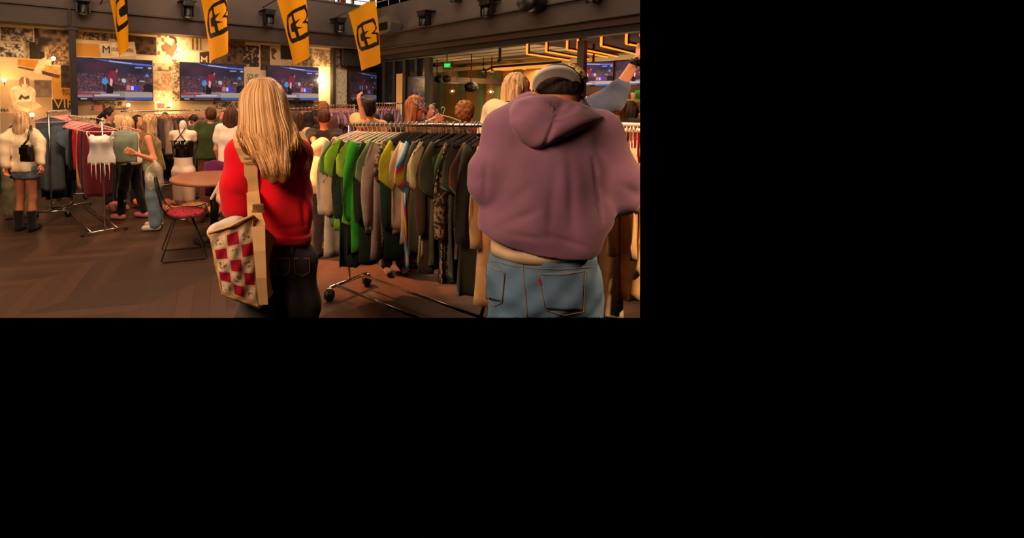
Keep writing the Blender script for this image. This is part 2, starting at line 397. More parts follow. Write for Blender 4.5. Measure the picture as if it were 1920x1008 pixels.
    fill(pl([(74, 112), (88, 106), (84, 126), (72, 140), (62, 134)]), (236, 204, 158))
    # kneeling player in a light jersey
    fill(pl([(20, 178), (30, 172), (66, 186), (70, 205), (40, 212), (12, 212)]), (196, 158, 118))
    fill(pl([(19, 168), (26, 162), (40, 160), (58, 162), (66, 168), (64, 180), (58, 190), (30, 192), (24, 182)]), (238, 212, 172))
    fill(pl([(18, 172), (26, 166), (32, 196), (56, 204), (52, 210), (26, 204)]), (224, 188, 146)); fill(pl([(60, 172), (67, 170), (66, 190), (80, 200), (60, 206)]), (224, 188, 146))
    fill(pl([(36, 150), (40, 144), (48, 144), (55, 149), (56, 158), (50, 165), (40, 164), (36, 158)]), (150, 100, 60)); fill(pl([(45, 145), (48, 145), (48, 162), (45, 162)]), LT); fill(pl([(40, 158), (52, 158), (50, 168), (42, 168)]), (226, 190, 150))
    fill(pl([(34, 185), (40, 176), (46, 182), (54, 178), (56, 184), (48, 187), (42, 183), (38, 188)]), (92, 62, 44))
    # sign sheet and drawings
    fill(pl([(185, 82), (252, 78), (256, 103), (190, 110)]), (232, 206, 168))
    fill(pl([(302, 88), (312, 80), (322, 86), (331, 80), (334, 92), (326, 100), (322, 108), (312, 98), (304, 96)]), (110, 86, 62)); fill(pl([(318, 66), (330, 70), (333, 80), (328, 84), (326, 74), (316, 70)]), (92, 66, 48))
    m = rect(356, 70, 378, 94) & (np.sin(T*70) > .1) & (n3 > .2); fill(m, (116, 84, 58))
    fill(pl([(374, 98), (392, 96), (393, 118), (374, 118)]), (92, 56, 40)); fill(pl([(377, 116), (377, 104), (383, 110), (389, 104), (389, 116), (386, 116), (385, 110), (383, 114), (380, 110), (380, 116)]), LT)
    fill(rect(176, 197, 192, 208), (205, 120, 110)); fill(rect(295, 194, 308, 203), (200, 100, 104))
    fill(pl([(508, 92), (514, 90), (520, 96), (512, 104), (518, 112), (510, 110)]), (88, 66, 48))
    # grime and dark wainscot
    fill(Z < .62, (40, 26, 20)); 
    return C
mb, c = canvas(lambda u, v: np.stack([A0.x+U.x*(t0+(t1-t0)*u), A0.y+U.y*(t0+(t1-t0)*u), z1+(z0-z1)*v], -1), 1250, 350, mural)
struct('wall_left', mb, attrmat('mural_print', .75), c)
mb = MB(); mb.box(W((t0+t1)/2, 1.9, -.09), (t1-t0, .16, 3.9), ROTU); struct('wall_left_backing', mb, mat('backing', hexc(60, 44, 36)))
mb = MB(); mb.box(W((t0+t1)/2, .12, .03), (t1-t0, .05, .24), ROTU); struct('baseboard_left', mb, mat('base_black', hexc(28, 20, 18), .5))
# lettering on the collage
def text(name, s, loc, dirx, size, m, parent=None, depth=.002, shear=0, z=(0, 0, 1), narrow=1.0):
    cu = bpy.data.curves.new(name, 'FONT'); cu.body = s; cu.size = size; cu.extrude = depth; cu.shear = shear; cu.space_character = 1.0; cu.resolution_u = 3
    o = bpy.data.objects.new(name, cu); me = bpy.data.meshes.new_from_object(o.evaluated_get(bpy.context.evaluated_depsgraph_get()) if False else o)
    bpy.data.objects.remove(o)
    dx = Vector(dirx).normalized(); dz = Vector(z).normalized(); dn = dx.cross(dz)
    for v in me.vertices: v.co = Vector(loc)+dx*v.co.x*narrow+dz*v.co.y+dn*v.co.z
    me.materials.clear(); me.materials.append(m); o = bpy.data.objects.new(name, me); COL.objects.link(o)
    if parent is not None: o.parent = parent; o.matrix_parent_inverse = wm(parent).inverted()
    return o
INK = mat('ink_brown', hexc(52, 30, 26), .8); INKY = mat('ink_yellow', hexc(214, 158, 44), .8)
walls = bpy.data.objects['wall_left']
def wtext(s, x, y, size, m=INK, nar=1.0): 
    t, z = wall_tz(x, y); return text('lettering', s, W(t, z, .004), U, size, m, walls, narrow=nar)
wtext('M', 191, 99, .2); wtext('ISSOURI', 208.5, 95.5, .1, nar=1.15)
wtext('VIP', 101, 203, .24, INKY); wtext('BIG', 116, 172, .08); wtext('TIME', 116, 179, .08)
wtext('SOURI', 463, 148, .17, nar=.62); wtext('LOTTE', 461, 156, .14, nar=.6); wtext('TRA', 0.5, 209, .07)

DK = mat('steel_brown', hexc(66, 52, 46), .6, 0, .08, 3); DK2 = mat('steel_dark', hexc(40, 32, 30), .6); FAS = mat('fascia_paint', hexc(92, 80, 74), .75, 0, .06, 2)
# left beam, fascia, column
mb = MB(); mb.box(W(1.5, 3.105, .2), (11.4, .26, .27), ROTU); mb.box(W(1.5, 2.955, .2), (11.4, .34, .03), ROTU); mb.box(W(1.5, 3.255, .2), (11.4, .36, .03), ROTU); struct('trim_1', mb, DK)
mb = MB(); mb.box(W(1.5, 3.64, .2), (11.0, .2, .74), ROTU); mb.box(W(1.5, 4.02, .2), (11.0, .26, .04), ROTU); struct('wall_fascia_left', mb, FAS)
tcol = wall_tz(137, 130, .3)[0]
mb = MB(); mb.box(W(tcol, 1.47, .3), (.11, .11, 2.94), ROTU); mb.box(W(tcol, 2.9, .3), (.2, .14, .05), ROTU); mb.box(W(tcol-.04, 3.1, .37), (.035, .06, .28), ROTU); struct('trim_2', mb, DK2)
# lip under beam and mullion pieces against the wall on the right
mb = MB()
for xx_ in (624.5,): 
    t_ = wall_tz(xx_, 150, .1)[0]; mb.box(W(t_, 1.5, .1), (.09, .12, 2.9), ROTU)
t_ = wall_tz(660, 150, .1)[0]; mb.box(W((t_+7.05)/2, 2.72, .1), (7.05-wall_tz(624, 150, .1)[0]+.05, .14, .4), ROTU)
struct('trim_3', mb, DK2)
# right beam
mb = MB(); mb.box(RB(5.2, 3.11, -.12), (10.6, .24, .36), ROTR); mb.box(RB(5.2, 3.29, -.1), (10.6, .34, .03), ROTR); mb.box(RB(5.2, 2.93, -.1), (10.6, .34, .03), ROTR); struct('trim_4', mb, DK)
mb = MB(); mb.box(RB(5.2, 2.87, -.22), (10.6, .2, .13), ROTR); struct('trim_5', mb, mat('steel_mid', hexc(84, 64, 54), .6))
mb = MB(); mb.box(RB(5.2, 2.75, -.34), (10.6, .2, .12), ROTR); struct('trim_6', mb, DK2)
mb = MB(); mb.box(RB(5.2, 3.64, -.14), (10.6, .2, .74), ROTR); struct('wall_fascia_right', mb, FAS)
# glazed partition between the corner and the opening
mb = MB()
def s_at(x, off=0):
    r = ray(x, 190); # solve CO+R_*s-U*off on ray
    p = CO-U*off; A = np.array([[R_.x, -r.x], [R_.y, -r.y]]); s_, k_ = np.linalg.solve(A, [-p.x, -p.y]); return s_
sp = [s_at(q, -.3) for q in (692, 722, 741, 760, 782, 803)]
for q, wd in zip(sp, (.12, .1, .08, .1, .08, .16)): mb.box(RB(q, 1.32, -.3), (wd, .12, 2.64), ROTR)
mb.box(RB((sp[0]+sp[-1])/2, .5, -.3), (sp[-1]-sp[0], .08, 1.0), ROTR); mb.box(RB((sp[0]+sp[-1])/2, 1.38, -.3), (sp[-1]-sp[0], .08, .05), ROTR)
struct('trim_7', mb, DK2)
gl = mat('dark_glass', (.012, .012, .016), .06, 0, spec=.9)
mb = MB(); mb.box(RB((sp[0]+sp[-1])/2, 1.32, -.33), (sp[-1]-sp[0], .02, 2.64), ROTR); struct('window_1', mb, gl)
mb = MB(); q = RB((sp[2]+sp[3])/2+.02, 1.75, -.26); mb.box(q, ((sp[3]-sp[2])*.62, .03, 1.1), ROTR); struct('trim_reflection', mb, mat('reflected_warm_strip', hexc(226, 180, 116), .8)); point('reflection_fill', q-U*.45+Vector((0, 0, -.5)), 3, (1, .55, .2), .04)  # warm strip and point light added to imitate a reflection in the glass
# right room: ceiling, back wall, columns
CE = mat('cream_ceiling', hexc(196, 180, 146), .85); CE2 = mat('cream_ceiling_groove', hexc(120, 102, 80), .9)
mb = MB()
q0 = RB(5, 2.66, -.45); mb.box(RB(5, 2.85, -4.4), (12.5, 8.2, .06), ROTR); struct('ceiling', mb, CE2)
mb = MB()
for k in range(13): 
    if k in (4, 9): continue
    mb.box(RB(5, 2.80, -.75-.6*k), (12.5, .46, .06), ROTR)
struct('trim_8', mb, CE)
BWL = hexc(214, 160, 84)
B0 = Vector((3.77, 16.4, 0)); 
mb = MB(); mb.box(B0+R_*.6+U*.1+Vector((0, 0, 1.4)), (9.2, .1, 2.8), ROTR); struct('wall_back', mb, mat('yellow_wall', BWL, .8, 0, .12, 2))
mb = MB(); mb.box(B0+R_*.6+U*.0+Vector((0, 0, .45)), (9.2, .12, .9), ROTR); struct('baseboard_back', mb, mat('dark_dado', hexc(90, 50, 30)))
def onback(x, off=.0):
    p = B0-U*off; r = ray(x, 190); A = np.array([[R_.x, -r.x], [R_.y, -r.y]]); return np.linalg.solve(A, [-p.x, -p.y])[0]
mb = MB()
for x in (825, 865, 900, 931, 968): 
    q = B0+R_*onback(x, .15)-U*.12; mb.box((q.x, q.y, 1.33), (.16, .2, 2.66), ROTR)
struct('trim_9', mb, mat('green_pilaster', hexc(112, 118, 74), .8))
mb = MB(); q = B0+R_*3-U*.5; mb.box((q.x, q.y, 2.60), (14, .12, .1), ROTR); struct('trim_10', mb, mat('cream_cove', hexc(240, 214, 160), .8))
# post in front of the bar
mb = MB(); q = P(1090, 150, 8.2); mb.box((q.x, q.y, 1.33), (.115, .115, 2.66), ROTR); struct('trim_11', mb, mat('post_grey', hexc(76, 64, 54), .6))
# bar-side wall, dark with warm shelves
mb = MB(); a_ = P(1040, 190, 13.2); b_ = P(1330, 190, 10.4); m_ = (a_+b_)/2; dd = (b_-a_); 
mb.box((m_.x, m_.y, 1.4), (dd.length, .1, 2.8), Matrix.Rotation(math.atan2(dd.y, dd.x), 3, 'Z')); struct('wall_right', mb, mat('bar_wall', hexc(74, 40, 24), .8, 0, .3, 4))
# upstairs: handrail, bright window wall
UP = mat('daylight_pane', (.8, .8, .8), emit=(1.0, .86, .68), es=2.6)
mb = MB(); mb.box(W(6.4, 5.6, -3.2), (7, .06, 3.0), ROTU); mb.box(RB(3.0, 5.6, -3.6), (9.5, .06, 3.0), ROTR); struct('window_2', mb, UP)
mb = MB()
for k in range(9): mb.box(W(3.2+k*.8, 5.6, -3.1), (.07, .1, 3.0), ROTU)
for k in range(9): mb.box(RB(-1+k*.95, 5.6, -3.5), (.07, .1, 3.0), ROTR)
struct('trim_12', mb, DK2)
mb = MB(); mb.box(W(4, 4.0, -1.55), (9, 3.3, .06), ROTU); mb.box(RB(4, 4.0, -1.9), (9, 3.3, .06), ROTR); struct('floor_upper', mb, DK)
RAILM = mat('rail_steel', hexc(150, 140, 130), .35, 1)
rl = thing('balcony_railing', 'steel balcony railing with thin posts running along the upper floor edge above the yellow banners', 'railing', W(5, 4.04, .2))
mb = MB(); mb.tube([W(-2, 4.17, .2), W(7.05, 4.17, .2), RB(9, 4.17, -.05)], .014); build('top_rail', mb, RAILM, rl)
for k in range(14):
    q = W(6.9-k*.32, 0, .2) if k < 7 else RB((k-6)*.4, 0, -.05); mb = MB().tube([(q.x, q.y, 4.03), (q.x, q.y, 4.17)], .01, 6); build('post', mb, RAILM, rl)
# clothes hanging upstairs, seen only as dark and coloured scraps
upc = [(40, 36, 34), (190, 60, 40), (60, 66, 60), (180, 170, 150), (44, 40, 44), (110, 60, 40), (46, 60, 56), (30, 28, 30), (200, 190, 170), (150, 50, 46)]
for k in range(12):
    q = W(4.7+k*.4, 0, -.8) if k < 6 else RB(.5+(k-6)*.5, 0, -1.0)
    mb = MB(); c_ = upc[(k*7) % 10]
    rings = [[Vector((q.x, q.y, 4.95-j*.18))+(U if k < 6 else R_)*math.cos(a)*(.05+.05*min(j, 2)+.01*math.sin(3*a+j))+(V if k < 6 else U)*math.sin(a)*.05 for a in [2*math.pi*i/10 for i in range(10)]] for j in range(5)]
    mb.loft(rings); o = build('hanging_garment', mb, fabric(*c_), None, True)
    tag(o, 'clothes hanging behind the upper balcony railing against the bright windows', 'clothes', 'clothes hanging on the upper floor')
# ================================================= SCREENS
BLK = mat('black_plastic', hexc(18, 16, 16), .4); BLKM = mat('black_metal', hexc(24, 21, 20), .45, .3); CHR = mat('chrome', hexc(200, 190, 180), .22, 1); CHRD = mat('chrome_dull', hexc(150, 136, 122), .35, 1)
def game(u, v):
    n = vnoise(u*46, v*26, 5); n2 = vnoise(u*90, v*52, 6); n0 = vnoise(u*5, v*4, 7)
    C = np.zeros(u.shape+(3,)); C[:] = np.array((44, 38, 52))/255; C *= (.8+.5*n0)[..., None]
    C[..., 0] += .12*np.exp(-((u-.3)/.2)**2-((v-.2)/.15)**2)
    cr = (v > .34) & (v < .8); q = np.clip((v-.3)*5, 0, 1)
    base = np.stack([.28+.34*n*n2, .17+.22*n2*n, .22+.16*(1-n)*n2], -1); C[cr] = (C*(1-q[..., None])+base*q[..., None])[cr]
    m = cr & (n2 > .86); C[m] = (.56, .48, .52)
    m = cr & (n2 < .16); C[m] = (.16, .11, .17)
    def poly(p, c): C[inpoly(u, v, p)] = np.array(c)/255
    poly([(.2, -.01), (.45, .05), (.98, .1), (1.01, .1), (1.01, .14), (.8, .13), (.45, .08), (.3, .03)], (96, 110, 200)); poly([(.42, .035), (.72, .08), (.72, .1), (.42, .06)], (190, 190, 240)); poly([(.76, .17), (.87, .17), (.87, .2), (.76, .2)], (140, 150, 230)); poly([(.94, .17), (.99, .17), (.99, .21), (.94, .21)], (190, 190, 210))
    poly([(0, .8), (.6, .78), (1, .8), (1, .94), (0, .94)], (150, 128, 128)); poly([(0, .8), (.3, .82), (.3, .86), (0, .87)], (150, 60, 70))
    poly([(.62, .79), (1, .79), (1, .93), (.62, .93)], (170, 150, 140))
    # coach in a maroon shirt, dark trousers, bent forward
    poly([(.42, .3), (.49, .27), (.52, .33), (.49, .45), (.47, .58), (.4, .62), (.37, .6), (.4, .44)], (140, 34, 62)); poly([(.385, .6), (.47, .6), (.46, .83), (.37, .83)], (28, 20, 26)); poly([(.43, .45), (.46, .5), (.45, .66), (.42, .63)], (222, 176, 170)); poly([(.49, .24), (.525, .24), (.53, .31), (.5, .32)], (170, 110, 96)); poly([(.465, .22), (.52, .22), (.5, .28), (.47, .3)], (50, 34, 34))
    poly([(.33, .47), (.38, .46), (.4, .55), (.36, .63), (.32, .57)], (60, 150, 220)); poly([(.33, .63), (.37, .63), (.37, .8), (.34, .8)], (40, 40, 70))
    poly([(.58, .47), (.62, .46), (.64, .52), (.62, .58), (.58, .55)], (190, 180, 196)); poly([(.9, .35), (.94, .33), (.95, .42), (.91, .42)], (90, 130, 200)); poly([(.82, .51), (.89, .51), (.89, .535), (.82, .53)], (150, 190, 150))
    poly([(.64, .63), (.69, .63), (.69, .75), (.64, .75)], (200, 110, 140)); poly([(.7, .64), (.735, .64), (.735, .75), (.7, .75)], (200, 200, 235)); poly([(.74, .63), (.8, .63), (.8, .76), (.74, .76)], (60, 60, 210))
    poly([(.87, .62), (.93, .57), (1, .62), (1, .8), (.87, .78)], (32, 26, 34)); poly([(.47, .6), (.62, .64), (.62, .76), (.47, .74)], (70, 40, 50))
    poly([(0, .93), (1, .93), (1, 1.01), (0, 1.01)], (26, 28, 50)); poly([(.62, .935), (1, .935), (1, .99), (.62, .99)], (52, 92, 170)); poly([(.05, .95), (.13, .95), (.13, .975), (.05, .975)], (200, 200, 210)); poly([(.2, .955), (.5, .955), (.5, .975), (.2, .975)], (130, 120, 140))
    poly([(.22, .86), (.55, .85), (.55, .89), (.22, .89)], (200, 190, 190)); poly([(.2, .86), (.215, .86), (.215, .92), (.2, .92)], (150, 30, 50))
    return C
def television(label, tl, tr, bl, es=.9, group=None, pole=False):
    tl, tr, bl = Vector(tl), Vector(tr), Vector(bl); dx = (tr-tl); dz = (tl-bl); nrm = dx.cross(dz).normalized(); br = tr-dz
    if nrm.y > 0: nrm = -nrm
    c = (tl+br)/2; ux, uz = dx.normalized(), dz.normalized()
    t = thing('television', label, 'television', (bl+br)/2, 0, group)
    Mx = Matrix((ux, -nrm, uz)).transposed()
    mb = MB().box(c-nrm*.025, (dx.length+.02, .045, dz.length+.02), Mx, .006); build('casing', mb, BLK, t)
    mb = MB().box(c-nrm*.075, (.4, .06, .3), Mx); build('wall_mount', mb, BLKM, t)
    if pole: q = (tl+tr)/2-nrm*.1; build('ceiling_pole', MB().tube([q-Vector((0, 0, .2)), (q.x, q.y, 2.83)], .022), BLKM, t)
    mb, cc = canvas(quadpos(tl+nrm*.002, tr+nrm*.002, br+nrm*.002, bl+nrm*.002), 230, 134, game); build('screen', mb, attrmat('screen_image_%d' % int(es*100), .25, es), t, False, cc)
    return t
def tv_px(label, x0, y0, x1, yb, off=.14, es=.9):
    ta, za = wall_tz(x0, y0, off); tb, _ = wall_tz(x1, y0, off); zb = wall_tz(x0, yb, off)[1]
    television(label, W(ta, za, off), W(tb, za, off), W(ta, zb, off), es, 'wall televisions showing the basketball game')
tv_px('large wall television showing a basketball game, just right of the dark column, leftmost of three', 141, 107.5, 285, 188)
tv_px('middle wall television showing the basketball game, left of the blonde woman in red', 338, 116.5, 457, 188)
tv_px('wall television showing the basketball game, partly behind the head of the woman in red', 501, 122.5, 597, 188)
television('dim wall television in the dark corner behind the fourth yellow banner', W(*wall_tz(658, 134, .2), .2), W(*wall_tz(706, 134, .2), .2)+Vector((0, 0, -.03)), W(*wall_tz(658, 189, .2), .2), .28, 'wall televisions showing the basketball game')
television('dim blue television reflection, added on the dark glass partition, right of the warm strip', RB(s_at(764, -.24), 2.2, -.24), RB(s_at(796, -.24), 2.2, -.24), RB(s_at(764, -.24), 1.58, -.24), .22, 'wall televisions showing the basketball game')  # dim screen added before the glass to imitate a mirrored television
a_ = P(1068, 120, 9.6); b_ = P(1150, 116.5, 8.9); b_.z = a_.z; c_ = a_.copy(); c_.z -= .47
television('bright bar television behind the raised arm, left one beside the grey post', a_, b_, c_, 1.25, 'televisions above the bar', True)
a_ = P(1156, 116, 8.8); b_ = P(1240, 112, 8.1); b_.z = a_.z; c_ = a_.copy(); c_.z -= .45
television('bright bar television at the right edge beyond the watch wrist', a_, b_, c_, 1.25, 'televisions above the bar', True)

# bulbs and point lights added for the glow on the collage, fixtures unseen
BULB = mat('bulb_hot', (1, .8, .5), emit=(1.0, .72, .36), es=14)
for i, (x, y, pw) in enumerate(((334, 92, 42), (608, 150, 80), (318, 196, 18), (8, 150, 11), (470, 196, 14), (240, 197, 9), (100, 110, 7), (60, 215, 9))):
    t_, z_ = wall_tz(x, y, .22)
    point('added_wall_glow', W(t_, z_, .26), pw, (1.0, .60, .24), .05)
    q = W(t_, z_, .26); lt = thing('added_wall_bulb', 'small added wall bulb, '+('at the upper left corner of the middle television', 'right of the third television', 'low between the first and middle televisions', 'over the player print at the left edge', 'below the middle television', 'under the leftmost television', 'left of the dark column, up high', 'left of the dark column, low')[i], 'wall lamp', q)
    build('added_bulb', MB().sphere(q, .035), BULB, lt, True); build('arm', MB().tube([q+V*.02+Vector((0, 0, -.03)), q+V*.08+Vector((0, 0, -.06)), q+V*.26+Vector((0, 0, -.06))], .008, 6), BLKM, lt, True)

# ================================================= BANNERS
FL = [(95, 160), (450, -10), (535, 850), (265, 965)]   # corners of the fourth banner as drawn
LOGO_K = [(435, 238), (330, 285), (215, 350), (200, 400), (193, 500), (205, 590), (235, 660), (285, 692), (400, 655), (503, 602), (496, 540), (488, 440), (445, 432), (467, 385), (457, 310)]
LOGO_C = [(290, 358), (240, 385), (224, 420), (230, 500), (250, 580), (282, 632), (352, 615), (334, 550), (290, 553), (270, 500), (268, 460), (308, 440), (302, 400)]
LOGO_M = [(320, 335), (425, 290), (450, 350), (448, 395), (408, 455), (462, 462), (470, 562), (440, 570), (385, 605), (365, 520), (425, 508), (350, 485), (348, 462), (395, 398), (345, 425), (330, 390)]
LOGO_N = [(445, 434), (470, 395), (484, 432)]
def banner_col(u, v):
    tl, tr, br, bl = [np.array(q, float) for q in FL]
    q = (tl*(1-u[..., None])+tr*u[..., None])*(1-v[..., None])+(bl*(1-u[..., None])+br*u[..., None])*v[..., None]
    x, y = q[..., 0], q[..., 1]; C = np.zeros(u.shape+(3,)); C[:] = np.array((255, 176, 20))/255
    k = inpoly(x, y, LOGO_K); C[k] = np.array((34, 26, 26))/255
    for p in (LOGO_C, LOGO_M): C[inpoly(x, y, p)] = np.array((255, 176, 20))/255
    C[(abs(x-236) < 5) & (abs(y-712) < 6)] = (.4, .2, .05); return C
BAN = attrmat('banner_cloth', .8)
bt = BAN.node_tree; tr_ = bt.nodes.new('ShaderNodeBsdfTranslucent'); mxs = bt.nodes.new('ShaderNodeMixShader'); mxs.inputs[0].default_value = .35
bt.links.new(bt.nodes['Attribute'].outputs['Color'], tr_.inputs[0]); bt.links.new(bt.nodes['Principled BSDF'].outputs[0], mxs.inputs[1]); bt.links.new(tr_.outputs[0], mxs.inputs[2]); bt.links.new(mxs.outputs[0], bt.nodes['Material Output'].inputs[0])
def banner(label, tl, tr, br, bl, d0, d1, umax=1.0, fold=0, ubent=1.0, fold_amt=.0, pole_l=None):
    """corners in picture px, d0 depth of the left edge, d1 of the right; fold: part of the width turned back"""
    T0, T1, B1, B0_ = P(*tl, d0), P(*tr, d1), P(*br, d1), P(*bl, d0)
    t = thing('banner', label, 'banner', B0_, 0, 'yellow banners hanging from the balcony')
    qp = quadpos(T0, T1, B1, B0_)
    nn = np.array((T1-T0).cross(B0_-T0).normalized()); 
    def pos(u, v):
        uu = np.where(u < ubent, u, ubent-(u-ubent)*fold_amt) if fold else u
        base = qp(uu/ (ubent if fold else 1), v)
        return base+(.03*np.sin(u*7+v*2.5)+np.where(u > ubent, (u-ubent)*(-.5), 0)*(1 if fold else 0))[..., None]*nn
    mb, cc = canvas(pos, 130, 220, lambda u, v: banner_col(u*umax, v)); o = build('cloth', mb, BAN, t, True, cc)
    dp = (T1-T0); mb = MB().tube([T0-dp*.9+Vector((0, 0, .0)), T0-dp*.1, T1+dp*.3], .011); build('pole', mb, BLKM, t)
    q0 = T0-dp*.9; mb = MB().box(q0, (.08, .08, .12)); build('pole_bracket', mb, BLKM, t)
banner('yellow banner with the black emblem, hanging flat at the dark corner, rightmost of four', (653, 22), (702, -1), (714, 118), (676.5, 133), 10.4, 9.2)
banner('yellow banner with the black emblem between the second and third televisions, third from left', (519, -1), (570, -30), (580, 107), (549.5, 124), 9.9, 8.9, .93)
banner('yellow banner with the black emblem above the middle television, second from left', (375, -12), (420, -44), (428, 98), (393, 117), 9.2, 8.4, .93)
banner('yellow banner mostly folded edge-on above the leftmost television, first from left', (203, -16), (232, -60), (241, 84), (222, 114), 8.4, 7.9, .52)

# ================================================= STAGE LIGHTS AND SPEAKERS ON THE FASCIA
def stage_light(label, pos, yaw, sc=1.0, tilt=.3):
    t = thing('stage_light', label, 'stage light', pos, yaw, 'moving stage lights on the balcony front')
    def pt(n, mb, m=BLK, s=True): return build(n, mb, m, t, s, world=False)
    pt('bracket', MB().box((0, .06, .14*sc), (.3*sc, .3*sc, .03), None, .006).box((0, .15, 0), (.1*sc, .05, .3*sc), None, .006), BLKM, False)
    pt('base', MB().box((0, 0, .08*sc), (.22*sc, .2*sc, .09*sc), None, .015), BLK, False)
    mb = MB()
    mb.box((-.105*sc, 0, -.05*sc), (.025*sc, .08*sc, .2*sc)).box((.105*sc, 0, -.05*sc), (.025*sc, .08*sc, .2*sc)).box((0, 0, .045*sc), (.235*sc, .08*sc, .03*sc))
    pt('yoke_arm', mb, BLKM, False)
    pt('lamp_head', MB().tube([(0, .02, .0), (0, 0, -.05*sc), (0, -.02, -.16*sc), (0, -.02, -.17*sc)], [.07*sc, .085*sc, .075*sc, .07*sc], 16))
    pt('lens', MB().sphere((0, -.02, -.172*sc), (.055*sc, .055*sc, .012)), mat('lens_glass', (.3, .3, .32), .08, 0, spec=1))
ang_l = math.atan2(U.y, U.x); ang_r = math.atan2(R_.y, R_.x)
def on_fascia_l(x, y): 
    t_, z_ = wall_tz(x, y, .55); return W(t_, z_, .55)
def on_fascia_r(x, y, off=.2):
    s_ = s_at(x, off); p = RB(s_, 0, off); r = ray(x, y); k = p.y/r.y; return Vector((p.x, p.y, HC+r.z*k))
for x, y, l in ((155, 8, 'leftmost, above the first television'), (352, 16, 'beside the second banner'), (504, 32, 'left of the third banner'), (637, 46, 'left of the fourth banner')):
    stage_light('black moving stage light under its bracket on the balcony front, '+l, on_fascia_l(x, y), ang_l, 1.0)
for x, y, l in ((793, 34, 'right of the grey speaker box'), (909, 14, 'second on the right-hand beam')):
    stage_light('black moving stage light hanging on the right-hand balcony front, '+l, on_fascia_r(x, y), ang_r, 1.05)
for x, y, l in ((849, -8, 'right of its middle'), (1104, -10, 'far right')):
    stage_light('black stage light fixture whose lower end shows at the top edge, '+l, on_fascia_r(x, y), ang_r, .8)
# angular speaker box
t = thing('loudspeaker', 'angular brown-grey loudspeaker box on the balcony corner beside the rightmost banner', 'loudspeaker', on_fascia_r(727, 45, .25))
q = on_fascia_r(727, 46, .25); h_ = .2
mb = MB(); pf = [(-.28, -.02), (-.22, .16), (.12, .2), (.28, 0), (.22, -.2), (-.18, -.24)]
mb.prism([q+R_*a-U*.16+Vector((0, 0, b)) for a, b in pf], U*.34); build('cabinet', mb, mat('speaker_grey', hexc(96, 88, 78), .7), t)
mb = MB(); mb.box(q-U*.17+Vector((0, 0, -.06)), (.3, .02, .18), ROTR); build('grille', mb, BLK, t)
mb = MB(); mb.box(q+U*.2, (.08, .12, .1), ROTR); build('bracket', mb, BLKM, t)
q = on_fascia_r(992, 4, .25); t = thing('loudspeaker', 'round black loudspeaker at the top edge on the right-hand beam', 'loudspeaker', q)
build('cabinet', MB().tube([q+U*.2, q-U*.12, q-U*.2], [.17, .19, .16], 24), BLK, t, True); build('bracket', MB().box(q+U*.22+Vector((0, 0, .1)), (.08, .1, .2), ROTR), BLKM, t)

# ================================================= NEON TUBES OVER THE BAR
def neonmat():
    m = bpy.data.materials.new('neon_orange'); m.use_nodes = True; b_ = m.node_tree.nodes['Principled BSDF']; b_.inputs['Base Color'].default_value = (.8, .2, .02, 1)
    b_.inputs['Emission Color'].default_value = (1.0, .10, .006, 1); b_.inputs['Emission Strength'].default_value = 4.6; return m
NEO = neonmat(); NEO2 = mat('neon_orange_dim', (.8, .3, .05), emit=(1.0, .22, .03), es=1.3); NCH = mat('neon_channel', hexc(34, 20, 16), .8)
NE = [((988, 80), (988, 101), (1068, 113)), ((1024, 75), (1024, 97), (1103, 111)), ((1063, 70), (1063, 93), (1139, 107)), ((1083, 68), (1083, 91), (1158, 106)), ((1127, 63), (1127, 86), (1202, 104)), ((1174, 57), (1174, 82), (1260, 98))]
ordn = ['first from the left', 'second from the left', 'third from the left', 'fourth from the left', 'fifth from the left', 'rightmost']
for i, (a1, a2, a3) in enumerate(NE):
    d = 8.9-.22*i; p2 = P(*a2, d); p1 = p2.copy(); p1.z = P(*a1, d).z; r = ray(*a3); k = (p2.z-HC)/r.z; p3 = Vector((r.x*k, r.y*k, p2.z))
    t = thing('neon_tube', 'orange glowing bent neon tube on the dark ceiling over the bar, '+ordn[i], 'neon light', p2, 0, 'bent neon tubes over the bar')
    build('tube', MB().tube([p1, p2+Vector((0, 0, .015)), p2, p3], [.018, .018, .015, .012], 8), NEO, t, True)
    dr = (p3-p2).normalized(); build('channel', MB().box((p2+p3)/2+Vector((0, 0, .03)), ((p3-p2).length, .03, .03), Matrix.Rotation(math.atan2(dr.y, dr.x), 3, 'Z')).box((p1+p2)/2+Vector(dr)*.05, (.04, .05, (p1-p2).length)), NCH, t)
mb = MB(); mb.box(RB(6.6, 2.755, -2.4), (5.4, 3.6, .03), ROTR); struct('trim_13', mb, mat('dark_soffit', hexc(44, 26, 20), .8))
for i in range(6):
    d = 11.2+.5*i; pa = P(925-3*i, 128.5+1.2*i, d+.9); pb = P(1052, 118.5+1.6*i, d-.6); pb.z = pa.z
    t = thing('neon_tube', 'thin straight orange neon line on the far ceiling, row %s from the top' % ('one', 'two', 'three', 'four', 'five', 'six')[i], 'neon light', pa, 0, 'straight neon lines on the far ceiling')
    build('tube', MB().tube([pa, pb], .011, 6), NEO2, t, True); dr = (pb-pa).normalized(); build('channel', MB().box((pa+pb)/2+Vector((0, 0, .04)), ((pb-pa).length, .08, .05), Matrix.Rotation(math.atan2(dr.y, dr.x), 3, 'Z')), NCH, t)

